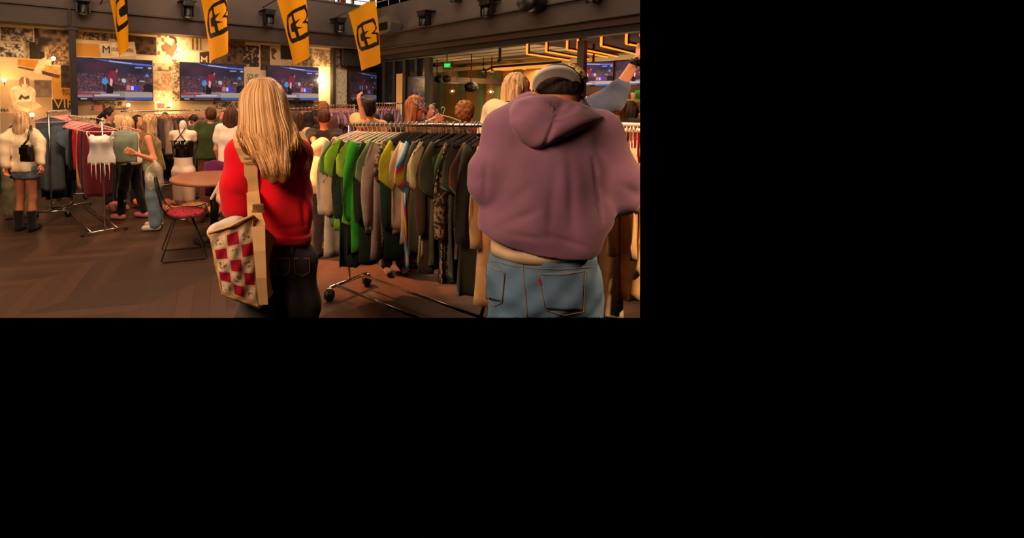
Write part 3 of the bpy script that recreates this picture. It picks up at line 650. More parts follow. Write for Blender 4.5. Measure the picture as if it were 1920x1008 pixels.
# exit sign
q = P(838, 122.5, 11.0); t = thing('exit_sign', 'small green glowing EXIT sign hanging under the cream ceiling', 'exit sign', q)
build('housing', MB().box(q, (.18, .05, .15), None, .006), mat('exit_housing', hexc(20, 40, 20), .5), t)
build('face', MB().box(q+Vector((0, -.027, 0)), (.15, .004, .12)), mat('exit_face', (0, .1, .01), emit=(0.02, .35, .05), es=.8), t)
o = text('lettering', 'EXIT', q+Vector((-.068, -.031, -.033)), (1, 0, 0), .088, mat('exit_letters', (0, .6, .1), emit=(.1, 1.0, .25), es=1.6), t, narrow=.72)
build('stem', MB().tube([q+Vector((0, 0, .07)), q+Vector((0, 0, 2.78-q.z))], .012), BLKM, t)
# duct beam with its fittings
a_ = P(797, 148, 12.0); b_ = P(985, 160, 14.4); b_.z = a_.z = 2.17; dr = (b_-a_); Md = Matrix.Rotation(math.atan2(dr.y, dr.x), 3, 'Z')
t = thing('ceiling_beam', 'dark horizontal beam under the cream ceiling of the far room', 'beam', a_)
build('beam', MB().box((a_+b_)/2, (dr.length, .2, .15), Md), mat('beam_brown', hexc(70, 48, 36), .7), t)
for k in (.1, .9): q = a_+dr*k; build('hanger_rod', MB().tube([q, (q.x, q.y, 2.7)], .012, 6), BLKM, t)
for x, y, r_, l in ((805, 147, .11, 'left end by the partition'), (822, 148, .1, 'second from the left'), (836, 148, .1, 'beside the pale speaker')):
    q = P(x, y, 11.7+(x-805)*.012); t = thing('stage_spotlight', 'small round black spotlight clamped to the dark far beam, '+l, 'spotlight', q, 0, 'spotlights on the far beam')
    build('can', MB().tube([q+Vector((0, .08, 0)), q+Vector((0, -.06, 0)), q+Vector((0, -.1, 0))], [r_*.8, r_, r_*.85], 16), BLK, t, True); build('clamp', MB().box(q+Vector((0, .1, .0)), (.04, .12, .05)), BLKM, t)
q = P(848, 148, 12.1); t = thing('loudspeaker', 'small square pale-grilled speaker on the dark far beam', 'loudspeaker', q)
build('cabinet', MB().box(q, (.16, .14, .16), None, .01), mat('speaker_tan', hexc(150, 110, 70), .7), t); build('grille', MB().box(q+Vector((0, -.072, 0)), (.12, .004, .12)), mat('grille_pale', hexc(196, 160, 116), .8), t)
q = P(883, 163, 11.6); t = thing('loudspeaker', 'large round black hanging speaker below the dark far beam', 'loudspeaker', q)
build('cabinet', MB().sphere(q, (.17, .15, .13), None, 20, 12), BLK, t, True); build('hanger_rod', MB().tube([q, (q.x, q.y, 2.8)], .012), BLKM, t)
q = P(937, 113.5, 10.2); t = thing('security_camera', 'small dark dome camera under the cream ceiling', 'camera', q)
build('dome', MB().sphere(q, (.055, .055, .05)), BLK, t, True); build('mount', MB().tube([q, (q.x, q.y, 2.78)], .03), BLKM, t)
for x, y, l in ((906, 133, 'left'), (922, 135, 'right')):
    q = P(x, y, 12.4); t = thing('track_spotlight', 'small black track spotlight on the pale ceiling, %s one beside the blonde head' % l, 'spotlight', q, 0, 'track spotlights')
    build('can', MB().tube([q+Vector((.02, 0, .06)), q+Vector((-.02, -.03, -.08))], [.035, .045], 12), BLK, t, True); build('stem', MB().tube([q+Vector((0, 0, .05)), (q.x, q.y, 2.78)], .01), BLKM, t)
# diamond pendants
for x, y, d, l in ((848, 171, 13.4, 'left of the round speaker'), (920, 172, 12.8, 'right of the round speaker')):
    q = P(x, y, d); t = thing('pendant_lamp', 'diamond wire pendant lamp with glowing bulb, '+l, 'pendant lamp', q, 0, 'diamond wire pendants')
    mb = MB()
    for k in range(4):
        a = math.pi/2*k+.4; e = q+Vector((.11*math.cos(a), .11*math.sin(a), 0)); e2 = q+Vector((.11*math.cos(a+math.pi/2), .11*math.sin(a+math.pi/2), 0))
        mb.tube([q+Vector((0, 0, .11)), e, q+Vector((0, 0, -.11))], .004, 5); mb.tube([e, e2], .004, 5)
    build('wire_cage', mb, mat('brass', hexc(160, 110, 50), .4, 1), t); build('bulb', MB().sphere(q, .028), BULB, t, True)
    build('cord', MB().tube([q+Vector((0, 0, .03)), (q.x, q.y, 2.78)], .005, 5), BLK, t); point('pendant_glow', q+Vector((0, -.2, 0)), 14, (1, .6, .25), .05)
# yellow tray with cups
q = P(1192, 187, 7.4); t = thing('bar_counter', 'pale yellow lit bar shelf at the right edge under the television', 'shelf', q)
build('top', MB().box(q+Vector((.25, 0, -.02)), (.85, .35, .05), None, .01), mat('shelf_yellow', hexc(246, 206, 110), .5), t)
for dx in (-.12, .1, .5): build('leg', MB().tube([q+Vector((dx, 0, -.04)), (q.x+dx, q.y, 0)], .02), CHRD, t)
q2 = q+Vector((-.05, -.02, .005)); tag(build('plastic_cup', MB().loft([[q2+Vector((r*math.cos(a), r*math.sin(a), h)) for a in [math.pi*2*i/16 for i in range(16)]] for r, h in ((.03, 0), (.042, .11), (.039, .11), (.028, .01))]), mat('clear_cup', hexc(210, 190, 150), .3), None, True), 'pale plastic cup on the yellow bar shelf', 'cup')
q2 = q+Vector((.085, .0, .005)); tag(build('serving_bowl', MB().loft([[q2+Vector((r*math.cos(a), r*math.sin(a), h)) for a in [math.pi*2*i/20 for i in range(20)]] for r, h in ((.04, 0), (.075, .06), (.085, .15), (.08, .15), (.05, .02))]), mat('green_bowl', hexc(60, 170, 40), .4), None, True), 'bright green bowl on the yellow bar shelf', 'bowl')
q = P(1092, 184, 9.3); tag(build('bar_lamp', MB().sphere(q, (.11, .08, .05)), mat('amber_lamp', (1, .3, .05), emit=(1, .33, .05), es=2.2), None, True), 'small amber lamp glowing low beside the grey post', 'lamp'); bl = bpy.data.objects['bar_lamp']; build('lamp_stem', MB().tube([q, (q.x, q.y, 0)], .02), BLKM, bl)
# ================================================= HANGERS AND GARMENTS
WHP = mat('white_plastic', hexc(236, 214, 190), .35); PKP = mat('pink_plastic', hexc(240, 160, 150), .4); VEL = mat('black_velvet', hexc(16, 13, 12), .95); WIRE = mat('pale_wire', hexc(228, 206, 178), .3, .4); SAL = mat('salmon_plastic', hexc(226, 140, 110), .4)
def hanger_proto(body, hook, thick=.006):
    """local: x across the shoulders, z up, origin on the rail"""
    t = bpy.data.objects.new('clothes_hanger', None); COL.objects.link(t)
    pts = [(.0, 0, .02*math.sin(1.57))]
    hk = [Vector((.018*math.cos(a)-.0, 0, .004+.018*math.sin(a))) for a in [math.radians(q) for q in range(200, -61, -20)]]+[Vector((0, 0, -.035)), Vector((0, 0, -.062))]
    build('hook', MB().tube(hk, .0028, 6), hook, t, True, world=False)
    mb = MB().tube([(-.21, 0, -.125), (-.2, 0, -.115), (-.06, 0, -.07), (0, 0, -.058), (.06, 0, -.07), (.2, 0, -.115), (.21, 0, -.125), (.2, 0, -.132), (0, 0, -.134), (-.2, 0, -.132), (-.21, 0, -.125)], thick, 6, False)
    build('hanger_body', mb, body, t, True, world=False); return t
HANG = {'white': hanger_proto(WHP, WHP, .006), 'pink': hanger_proto(PKP, WIRE, .0055), 'black': hanger_proto(VEL, CHR, .008), 'wire': hanger_proto(WIRE, WIRE, .003), 'salmon': hanger_proto(SAL, WIRE, .0055)}
used = set()
def hang(kind, loc, rz, label, group):
    p = HANG[kind]
    if kind not in used:
        used.add(kind); p.location = loc; p.rotation_euler = (0, 0, rz); tag(p, label, 'clothes hanger', group); return p
    return copy_tree(p, loc, rz, label, group)

def garment_mesh(kind='tee', length=.68, hw=.235, seed=0, thick=.035, flare=.03, slen=.27):
    """hanging garment, local x across, y thickness, z down from the rail; one closed body with sleeves"""
    rnd = random.Random(seed); mb = MB(); ph = rnd.uniform(0, 6); ph2 = rnd.uniform(0, 6); k1 = rnd.choice((2, 3, 3, 4)); z0 = -.095
    n = 28; rings = []
    NZ = 16
    for i in range(NZ+1):
        t = i/NZ; z = z0-length*t
        if kind in ('top', 'bustier'): wd = hw*(.78+.1*math.sin(t*3)) 
        elif kind == 'pants': wd = .17+.02*math.sin(t*2+ph)
        else: wd = .075+(hw-.03-.075)*min(1, (t/.12))**.8 if t < .12 else hw-.03+flare*t
        zz = z
        tk = thick*(.35+.9*min(1, t*3)); ring = []
        for j in range(n):
            a = 2*math.pi*j/n; x = wd*math.copysign(abs(math.cos(a))**.8, math.cos(a)); y = tk*math.sin(a)
            f = t**1.2; y += (f*.024+.004)*math.sin(k1*2*x/hw*1.7+ph+t*1.5)+f*.008*math.sin(9*x/hw+ph2); x += .012*f*math.sin(ph2+t*4)
            sh = -.18*max(0, abs(x)-.06)*(1 if t < .12 else 0)
            if kind != 'pants' and i <= 1: zz = z-.25*abs(x)
            ring.append(Vector((x, y, zz+(.012*math.sin(3*a+ph) if i == NZ else 0))))
        rings.append(ring)
    mb.loft(rings)
    if kind in ('tee', 'long', 'jacket'):
        for sg in (-1, 1):
            L_ = slen if kind == 'tee' else .56; rs = []; m = 9 if kind == 'tee' else 13
            out = rnd.uniform(.02, .07)
            for i in range(m):
                t = i/(m-1); 
                cxx = sg*(hw-.07+(.055+out*.6)*math.sin(min(1, t*1.6)*1.4)+(-.02*t if kind != 'tee' else 0)); cz = z0-.045-L_*t
                wdt = (.06+.045*min(1, t*1.6)) if kind == 'tee' else (.065+.02*min(1, t*3)-.03*t)
                tk = (.008+.012*t if kind == 'tee' else .016)+.006*math.sin(t*5+ph)
                tilt = sg*.5*(1-t)+ (sg*(.3+.35*t) if kind == 'tee' else 0)
                ring = []
                for j in range(14):
                    a = 2*math.pi*j/14; x = wdt*math.cos(a); y = tk*math.sin(a)+(.006 if kind == 'tee' else .012)*math.sin(a*2+ph+t*4)
                    ring.append(Vector((cxx+x*math.cos(tilt), y+.01*math.sin(ph2+t*3), cz-(-x)*math.sin(tilt)*1.0-abs(x)*.0)))
                rs.append(ring)
            mb.loft(rs)
    return mb
def tie_dye():
    if 'tie_dye' in MATS: return MATS['tie_dye']
    m = bpy.data.materials.new('tie_dye'); m.use_nodes = True; nt = m.node_tree; b_ = nt.nodes['Principled BSDF']; b_.inputs['Roughness'].default_value = .9
    tc = nt.nodes.new('ShaderNodeTexCoord'); n = nt.nodes.new('ShaderNodeTexNoise'); n.inputs['Scale'].default_value = 3.2; n.inputs['Distortion'].default_value = 1.5
    w_ = nt.nodes.new('ShaderNodeTexWave'); w_.inputs['Scale'].default_value = 1.6; w_.inputs['Distortion'].default_value = 4; w_.bands_direction = 'DIAGONAL'
    r = nt.nodes.new('ShaderNodeValToRGB'); r.color_ramp.elements[0].color = (*hexc(250, 216, 50), 1); r.color_ramp.elements[1].color = (*hexc(236, 236, 220), 1)
    for p, c in ((.18, (248, 150, 40)), (.36, (236, 70, 60)), (.52, (220, 60, 90)), (.66, (70, 110, 200)), (.8, (80, 200, 200))): e = r.color_ramp.elements.new(p); e.color = (*hexc(*c), 1)
    nt.links.new(tc.outputs['Object'], w_.inputs[0]); nt.links.new(w_.outputs['Fac'], r.inputs[0]); nt.links.new(r.outputs[0], b_.inputs['Base Color']); MATS['tie_dye'] = m; return m
def pattern(name, cols, scale, stripes=False):
    if name in MATS: return MATS[name]
    m = bpy.data.materials.new(name); m.use_nodes = True; nt = m.node_tree; b_ = nt.nodes['Principled BSDF']; b_.inputs['Roughness'].default_value = .9
    tc = nt.nodes.new('ShaderNodeTexCoord')
    if stripes: n = nt.nodes.new('ShaderNodeTexWave'); n.bands_direction = 'Z'; n.inputs['Scale'].default_value = scale; n.inputs['Distortion'].default_value = .6
    else: n = nt.nodes.new('ShaderNodeTexNoise'); n.inputs['Scale'].default_value = scale; n.inputs['Detail'].default_value = 1
    r = nt.nodes.new('ShaderNodeValToRGB'); r.color_ramp.interpolation = 'CONSTANT'; r.color_ramp.elements[0].color = (*hexc(*cols[0]), 1); r.color_ramp.elements[1].color = (*hexc(*cols[-1]), 1); r.color_ramp.elements[1].position = .6
    for i, c in enumerate(cols[1:-1]): e = r.color_ramp.elements.new(.42+.15*i/max(1, len(cols)-2)); e.color = (*hexc(*c), 1)
    nt.links.new(tc.outputs['Object'], n.inputs[0]); nt.links.new(n.outputs['Fac'], r.inputs[0]); nt.links.new(r.outputs[0], b_.inputs['Base Color']); MATS[name] = m; return m
CATS = {'tee': 't-shirt', 'long': 'sweatshirt', 'jacket': 'jacket', 'pants': 'trousers', 'top': 'top', 'bustier': 'top'}
NAMES = {'tee': 'hanging_shirt', 'long': 'hanging_sweatshirt', 'jacket': 'hanging_jacket', 'pants': 'hanging_trousers', 'top': 'hanging_blouse', 'bustier': 'hanging_bustier'}
def hang_garment(kind, col, pos, rz, label, hk='black', hgroup=None, group=None, seed=0, hlabel=None, **kw):
    m = col if not isinstance(col, tuple) else fabric(*col)
    o = build(NAMES[kind], garment_mesh(kind, seed=seed, **kw), m, None, True); o.location = pos; o.rotation_euler = (0, 0, rz); tag(o, label, CATS[kind], group)
    hang(hk, pos, rz, hlabel or ({'white': 'white plastic', 'pink': 'pink plastic', 'black': 'black velvet', 'wire': 'pale wire', 'salmon': 'salmon plastic'}[hk]+' hanger inside the '+' '.join(label.split()[:11])), hgroup)
    return o

# ------------------------------------------------ the front rack
RA = Vector((.262, 3.77, 1.41)); RDIR = Vector((.69, -.724, 0)).normalized(); RL = 1.52
def rack_at(s): return RA+RDIR*s+Vector((0, 0, .045*s/1.3))
RZ = math.atan2(.69, .724)       # hanger x axis -> n = (-.724,-.69) direction mirrored
NRM = Vector((RDIR.y, -RDIR.x, 0))       # across the rail
RZG = math.atan2(NRM.y, NRM.x)
t = thing('clothes_rack', 'long chrome clothes rack on casters holding green and brown shirts, centre front', 'clothes rack', (RA.x, RA.y, 0))
build('rail', MB().tube([rack_at(-.06), rack_at(RL+.04)], .0135, 12), CHR, t, True)
for s_ in (-.03, RL):
    q = rack_at(s_); b0 = Vector((q.x, q.y, .11))
    build('upright', MB().tube([q, Vector((q.x, q.y, .5)), b0+Vector((0, 0, .12)), b0], .013, 10), CHR, t, True)
    e1, e2 = b0-NRM*.23, b0+NRM*.23
    build('foot_bar', MB().tube([e1, e2], .0135, 10), CHR, t, True)
    for e in (e1, e2):
        cb = build('caster', MB().tube([e+RDIR*.016+Vector((0, 0, -.06)), e-RDIR*.016+Vector((0, 0, -.06))], [.048, .048], 18), BLK, t, True)
        build('caster_fork', MB().box(e+Vector((0, 0, -.02)), (.05, .05, .05), None, .01), CHRD, cb)
for sg in (-1, 1):
    a_, b_ = rack_at(-.03), rack_at(RL); a_.z = b_.z = .115; build('base_bar', MB().tube([a_+NRM*.16*sg, b_+NRM*.16*sg], .011, 10), CHR, t, True)
camo = pattern('camo_print', [(60, 50, 30), (110, 84, 54), (180, 140, 100), (50, 40, 28)], 26); teal_s = pattern('teal_stripe', [(210, 196, 160), (70, 160, 150), (206, 190, 150)], 7, True)
FR = [ # s, kind, colour, length, hanger, words
 (.02, 'long', (222, 200, 168), 1.0, 'white', 'cream jacket with green lining at the far left end of the front rack'),
 (.055, 'tee', (96, 128, 66), .72, 'white', 'dull green shirt second from the left end of the front rack'),
 (.09, 'long', (216, 176, 138), .62, 'white', 'peach long-sleeved sweatshirt near the left end of the front rack'),
 (.13, 'tee', (150, 200, 40), .70, 'white', 'lime green shirt near the left end of the front rack'),
 (.17, 'long', (38, 56, 40), .96, 'white', 'dark green sweatshirt hanging low behind the lime green shirt'),
 (.215, 'tee', (176, 206, 56), .68, 'white', 'chartreuse shirt with teal shoulders on a white hanger'),
 (.26, 'long', (52, 36, 26), .92, 'white', 'very dark brown sweatshirt between chartreuse and bright green shirts'),
 (.305, 'jacket', (56, 168, 34), .84, 'white', 'bright green long garment, the most vivid green on the front rack'),
 (.35, 'long', (44, 52, 34), .98, 'white', 'very dark green sweatshirt right of the vivid green garment'),
 (.395, 'tee', (134, 160, 104), .70, 'white', 'sage green shirt with aqua sleeve hem'),
 (.44, 'long', (48, 52, 36), .9, 'white', 'blackish green sweatshirt hanging low, right of the sage shirt'),
 (.485, 'jacket', (180, 152, 134), .84, 'white', 'mauve beige long garment in the left half of the front rack'),
 (.525, 'tee', camo, .78, 'black', 'patterned brown shirt, first on a black velvet hanger'),
 (.56, 'long', (36, 58, 40), .84, 'black', 'deep green sweatshirt just left of the yellow sleeve'),
 (.595, 'tee', (206, 204, 44), .62, 'black', 'yellow shirt with a bright short sleeve'),
 (.63, 'tee', (208, 176, 134), .66, 'black', 'cream beige shirt next to the yellow one'),
 (.665, 'long', (226, 200, 172), .72, 'black', 'pale pinkish sweatshirt just left of the tie-dye shirt'),
 (.71, 'tee', tie_dye(), .86, 'black', 'rainbow tie-dye shirt of yellow, red and blue'),
 (.755, 'tee', (98, 88, 66), .74, 'black', 'grey olive shirt right of the tie-dye one'),
 (.795, 'tee', teal_s, .82, 'black', 'cream shirt with teal stripes'),
 (.835, 'tee', (214, 186, 128), .80, 'black', 'pale sand shirt between teal striped and olive shirts'),
 (.875, 'long', (84, 58, 38), .90, 'black', 'chocolate brown sweatshirt behind the big olive shirt'),
 (.92, 'tee', (84, 84, 48), .82, 'black', 'big olive shirt with wide sleeve in the middle of the rack'),
 (.97, 'tee', (70, 84, 42), .72, 'black', 'forest green shirt with light green shoulder seam'),
 (1.01, 'long', camo, .88, 'black', 'camouflage sweatshirt with its long sleeve low'),
 (1.055, 'tee', (62, 62, 36), .90, 'black', 'dark moss shirt left of the rust brown shirt'),
 (1.10, 'tee', (108, 62, 38), .76, 'black', 'rust brown shirt in the right half of the front rack'),
 (1.15, 'long', (46, 46, 28), .95, 'black', 'almost black green sweatshirt left of the tan jacket'),
 (1.25, 'jacket', (206, 156, 104), .96, 'black', 'large tan jacket with long sleeve hanging at the right of the front rack'),
 (1.36, 'jacket', (216, 184, 146), 1.0, 'black', 'pale beige jacket beside the hooded man, right end of the front rack'),
 (1.45, 'long', (206, 170, 126), .95, 'black', 'light sand sweatshirt half hidden behind the hooded man'),
]
for i, (s_, kd, c_, ln, hk, lb) in enumerate(FR):
    jz = random.uniform(-.10, .10)
    hang_garment(kd, c_, rack_at(s_), RZG+jz-.28*max(0, 1-s_/.6), lb, hk, 'hangers on the front rack', 'garments on the front rack', seed=i*3+1, length=ln*random.uniform(.94, 1.04), hw=.25+random.uniform(-.01, .02)+.02*(s_ < .5)+.035*(s_ == .71)+(.03 if kd == 'jacket' else 0), thick=.022+(.03 if kd == 'jacket' else 0), slen=.25+random.uniform(0, .05))
# empty velvet hangers packed between the shirts
for i in range(11):
    s_ = .545+.075*i; hang('black', rack_at(s_+.008), RZG+random.uniform(-.12, .12), 'empty black velvet hanger squeezed between shirts on the front rack', 'empty velvet hangers on the front rack')

# ------------------------------------------------ the right-hand rack (cream clothes on wire hangers)
SA = rack_at(1.62); SA.z = 1.43
t = thing('clothes_rack', 'clothes rack crowded with cream clothes on pale hangers, right edge beyond the hooded man', 'clothes rack', (SA.x, SA.y, 0))
RD2 = Vector((.60, -.50, 0)).normalized(); N2 = Vector((RD2.y, -RD2.x, 0)); RZ2 = math.atan2(N2.y, N2.x); SA = P(925, 236, 3.25); SA.z = 1.43
t.location = (SA.x, SA.y, 0)
build('rail', MB().tube([SA, SA+RD2*1.7], .0135, 12), WIRE, t, True)
build('second_rail', MB().tube([SA+Vector((0, .09, .03)), SA+RD2*1.7+Vector((0, .09, .03))], .0135, 12), WIRE, t, True)
for s_ in (.0, 1.7):
    q = SA+RD2*s_; build('upright', MB().tube([q, (q.x, q.y, .1)], .013, 10), CHR, t, True)
    b0 = Vector((q.x, q.y, .04)); 
    for sg in (-1, 1): build('leg', MB().tube([Vector((q.x, q.y, .3)), b0+N2*.24*sg-Vector((0, 0, .02))], .012, 8), BLKM, t, True)
crm = [(226, 190, 140), (214, 170, 112), (232, 204, 160), (206, 160, 100), (220, 182, 132)]
words2 = ['cream shirt on the right-hand rack, first past the beige jacket', 'sand long garment on the right-hand rack behind the hooded man', 'ivory shirt on the right-hand rack behind the purple sleeve', 'wheat long garment on the right-hand rack under the purple elbow', 'cream knotted shirt on the right-hand rack below the elbow', 'tan long garment ending low by the jeans, right-hand rack', 'ivory long garment on the right-hand rack, third from the picture edge', 'honey beige garment on the right-hand rack, second from the picture edge', 'pale cream garment on the right-hand rack at the picture edge', 'ochre cream garment cut by the right picture edge']
for i in range(10):
    s_ = .16+.082*i; hang_garment(('tee', 'jacket', 'long')[i % 3], crm[i % 5], SA+RD2*s_, RZ2+random.uniform(-.15, .15), words2[i], 'wire', 'hangers on the right-hand rack', 'cream garments on the right-hand rack', seed=100+i, length=(.7, 1.02, .85)[i % 3], thick=.045)
for i in range(30):
    hang('wire', SA+RD2*(.34+.0178*i), RZ2+random.uniform(-.15, .15), 'pale wire hanger crowded on the right-hand rack', 'packed wire hangers on the right-hand rack')

# ------------------------------------------------ left racks
def rack(label, a, b, height=1.40, casters=True, foot=.24, m=CHR, low=.1):
    a = Vector((a[0], a[1], height)); b = Vector((b[0], b[1], height)); dr = (b-a).normalized(); nn = Vector((dr.y, -dr.x, 0))
    t = thing('clothes_rack', label, 'clothes rack', (a.x, a.y, 0))
    build('rail', MB().tube([a-dr*.05, b+dr*.05], .0125, 10), m, t, True)
    for q in (a, b):
        build('upright', MB().tube([q+Vector((0, 0, .02)), (q.x, q.y, low)], .0125, 8), m, t, True)
        e1, e2 = Vector((q.x, q.y, low))-nn*foot, Vector((q.x, q.y, low))+nn*foot; build('foot_bar', MB().tube([e1, e2], .0125, 8), m, t, True)
        for e in (e1, e2): build('caster' if casters else 'foot_cap', MB().tube([Vector((e.x, e.y, low-.045))+dr*.013, Vector((e.x, e.y, low-.045))-dr*.013], [.042, .042], 14) if casters else MB().sphere((e.x, e.y, max(.02, low-.02)), .018), BLK, t, True)
    for sg in (-.6, .6): build('base_bar', MB().tube([Vector((a.x, a.y, low))+nn*foot*sg, Vector((b.x, b.y, low))+nn*foot*sg], .010, 6), m, t, True)
    return a, b, dr, nn
gB = G(197, 437); gB2 = P(133, 300, 6.95)
a, b, dr, nn = rack('chrome clothes rack with pink hangers, red and white tops, front of the left stall', (gB2.x, gB2.y), (gB.x, gB.y), 1.375, False, .25, CHR, .035)
rzB = math.atan2(nn.y, nn.x); Lr = (b-a).length; a0, b0 = a, b
LB = [(.12, 'long', (70, 64, 52), .7, 'grey olive sweatshirt at the back of the pink-hanger rack'), (.22, 'top', (60, 70, 88), .55, 'slate blue top near the back of the pink-hanger rack'), (.32, 'pants', (40, 34, 34), .8, 'black trousers on the pink-hanger rack'),
 (.42, 'top', (214, 176, 120), .5, 'sand coloured top left of the red one, pink-hanger rack'), (.52, 'tee', (86, 98, 116), .56, 'blue grey patterned shirt left of the red top'), (.62, 'top', (30, 24, 26), .62, 'black top behind the red one, pink-hanger rack'), (.72, 'top', (206, 16, 34), .60, 'bright red gathered top hanging from a pink hanger'),
 (.84, 'top', (196, 20, 36), .56, 'second red top just behind the bright one'), (.96, 'top', (200, 150, 96), .8, 'long beige knit dress edge between red and maroon tops'), (1.04, 'top', (120, 22, 40), .72, 'maroon dress on a pink hanger'), (1.16, 'top', (60, 22, 40), .8, 'dark plum dress behind the white bustier top'), (1.26, 'top', (100, 18, 30), .86, 'wine red skirt hanging low under the white bustier')]
for i, (s_, kd, c_, ln, lb) in enumerate(LB):
    hang_garment(kd, c_, a+dr*s_*Lr/1.45, rzB+random.uniform(-.15, .15)+{6: -.7, 7: -.55, 3: -.4, 9: -.35, 11: -.5}.get(i, 0), lb, 'pink', 'pink hangers on the left racks', 'garments on the pink-hanger rack', seed=200+i, length=ln, hw=.2, thick=.04)
for i in range(16): hang('pink', a+dr*(.1+.075*i), rzB+random.uniform(-.3, .3), 'pink plastic hanger packed on the rack left of the white bustier', 'packed pink hangers on the left rack')
# white bustier facing the camera at the rack's front end
bp = b+dr*.03+Vector((0, -.05, 0)); 
mb = MB(); n = 30; rings = []
for i in range(15):
    t_ = i/14; z = -.20-.31*t_; wd = .155-.045*math.sin(min(1, t_*1.3)*math.pi)*.6+.01*t_; ring = []
    for j in range(n):
        q = 2*math.pi*j/n; x = wd*math.cos(q); y = .07*math.sin(q)*(1-.3*t_)
        bust = math.exp(-((abs(x)-.07)/.045)**2-((t_-.16)/.16)**2)*.055*(1 if math.sin(q) < 0 else 0); y -= bust
        zt = z+(.045*math.exp(-((abs(x)-.07)/.04)**2)-.03*math.exp(-(x/.03)**2) if i == 0 else 0)*(1 if math.sin(q) < .2 else .3)
        ring.append(Vector((x, y+.006*math.sin(16*q)*t_, zt+(.018*math.sin(7*q) if i == 14 else 0))))
    rings.append(ring)
mb.loft(rings)
wt = mat('white_lace', hexc(250, 236, 222), .8, 0, .08, 60, .5, 120)
bt_ = thing('hanging_bustier', 'white lace bustier top facing the camera on a pink hanger, front of the left rack', 'top', bp, .08)
build('bodice', mb, wt, bt_, True, world=False)
for sg in (-1, 1):
    build('strap', MB().tube([(sg*.15, -.02, -.125), (sg*.145, -.045, -.16), (sg*.12, -.06, -.2)], .006, 6), wt, bt_, True, world=False)
    build('strap', MB().tube([(sg*.15, .0, -.125), (sg*.13, .03, -.18), (sg*.11, .05, -.22)], .005, 6), wt, bt_, True, world=False)
for k in range(5): build('lace_ribbon', MB().tube([(-.1+.05*k, -.05, -.5), (-.1+.052*k, -.055, -.6-.03*(k % 2)), (-.098+.05*k, -.05, -.66-.04*(k % 3))], .004, 5), wt, bt_, True, world=False)
hang('pink', bp, .08, 'pink plastic hanger facing the camera with the white bustier', 'pink hangers on the left racks')
# sage green padded top hanging off the rack's right side
q = P(232, 240, 5.9); hang_garment('top', (128, 140, 122), Vector((q.x, q.y, 1.34)), .2, 'sage grey draped top right of the white bustier', 'pink', 'pink hangers on the left racks', seed=300, length=.42, hw=.2, thick=.06)
# low T-foot rack in front
g1, g2 = G(197, 437), G(148, 419); 
# back-left rack with jeans
p1 = P(92, 250, 6.3); p2 = P(132, 250, 7.5)
a, b, dr, nn = rack('chrome clothes rack with jeans and pink hangers at the back left, beside the dark column', (p1.x, p1.y), (p2.x, p2.y), 1.45, True, .2, CHR, .09)
rzA = math.atan2(nn.y, nn.x)
LJ = [('pants', (84, 96, 104), 1.0, 'washed grey blue jeans at the front of the jeans rack'), ('pants', (48, 66, 86), 1.1, 'dark blue jeans, first on the jeans rack'), ('pants', (66, 90, 104), 1.15, 'mid blue jeans with a pale side, jeans rack'), ('jacket', (44, 50, 56), .7, 'charcoal denim jacket on the jeans rack'), ('pants', (40, 56, 64), 1.15, 'teal blue jeans hanging lowest on the jeans rack'), ('pants', (120, 96, 72), .95, 'tan trousers on the jeans rack'), ('top', (36, 32, 34), .6, 'black bag-like top on the jeans rack')]
for i, (kd, c_, ln, lb) in enumerate(LJ):
    hang_garment(kd, c_, a+dr*(.08+.15*i), rzA+random.uniform(-.2, .2), lb, 'pink', 'pink hangers on the left racks', 'garments on the jeans rack', seed=320+i, length=ln, hw=.21, thick=.045)
for i in range(12): hang('pink', a+dr*(.02+.09*i), rzA+random.uniform(-.3, .3), 'pink plastic hanger on the jeans rack at the back left', 'packed pink hangers on the jeans rack')
# rack along the collage wall with salmon hangers
p1 = P(232, 215, 7.9); p2 = P(388, 215, 9.1)
a, b, dr, nn = rack('chrome clothes rack with salmon hangers behind the mannequin', (p1.x, p1.y), (p2.x, p2.y), 1.43, True, .2)
rzC = math.atan2(nn.y, nn.x)
for i in range(26): hang('salmon', a+dr*(.25+.062*i), rzC+random.uniform(-.2, .2), 'salmon plastic hanger packed on the rack behind the mannequin', 'packed salmon hangers behind the mannequin')
gc = [(126, 96, 82), (150, 116, 100), (110, 92, 88), (90, 70, 66), (170, 140, 120), (120, 88, 90), (84, 76, 80), (140, 110, 96)]
for i in range(12): hang_garment(('top', 'tee', 'long')[i % 3], gc[i % 8], a+dr*(.15+.15*i), rzC+random.uniform(-.2, .2), 'muted brown and grey clothes on the salmon-hanger rack behind the mannequin', 'salmon', 'salmon hangers behind the mannequin', 'clothes behind the mannequin', seed=340+i, length=.6+.1*(i % 3), hw=.2, thick=.05, hlabel='salmon plastic hanger holding clothes behind the mannequin')
# second rack closer to the corner
p1 = P(536, 215, 9.6); p2 = P(612, 214, 10.6)
a, b, dr, nn = rack('chrome clothes rack under the third television', (p1.x, p1.y), (p2.x, p2.y), 1.45, True, .2)
for i in range(7): hang_garment(('tee', 'top')[i % 2], [(150, 40, 46), (60, 44, 50), (120, 90, 110), (170, 60, 70), (46, 40, 44)][i % 5], a+dr*(.12+.12*i), math.atan2(nn.y, nn.x)+random.uniform(-.2, .2), 'dark red and mauve clothes on the rack under the third television', 'pink', 'hangers under the third television', 'clothes under the third television', seed=360+i, length=.6, hw=.2, thick=.05, hlabel='pink hanger on the rack under the third television')
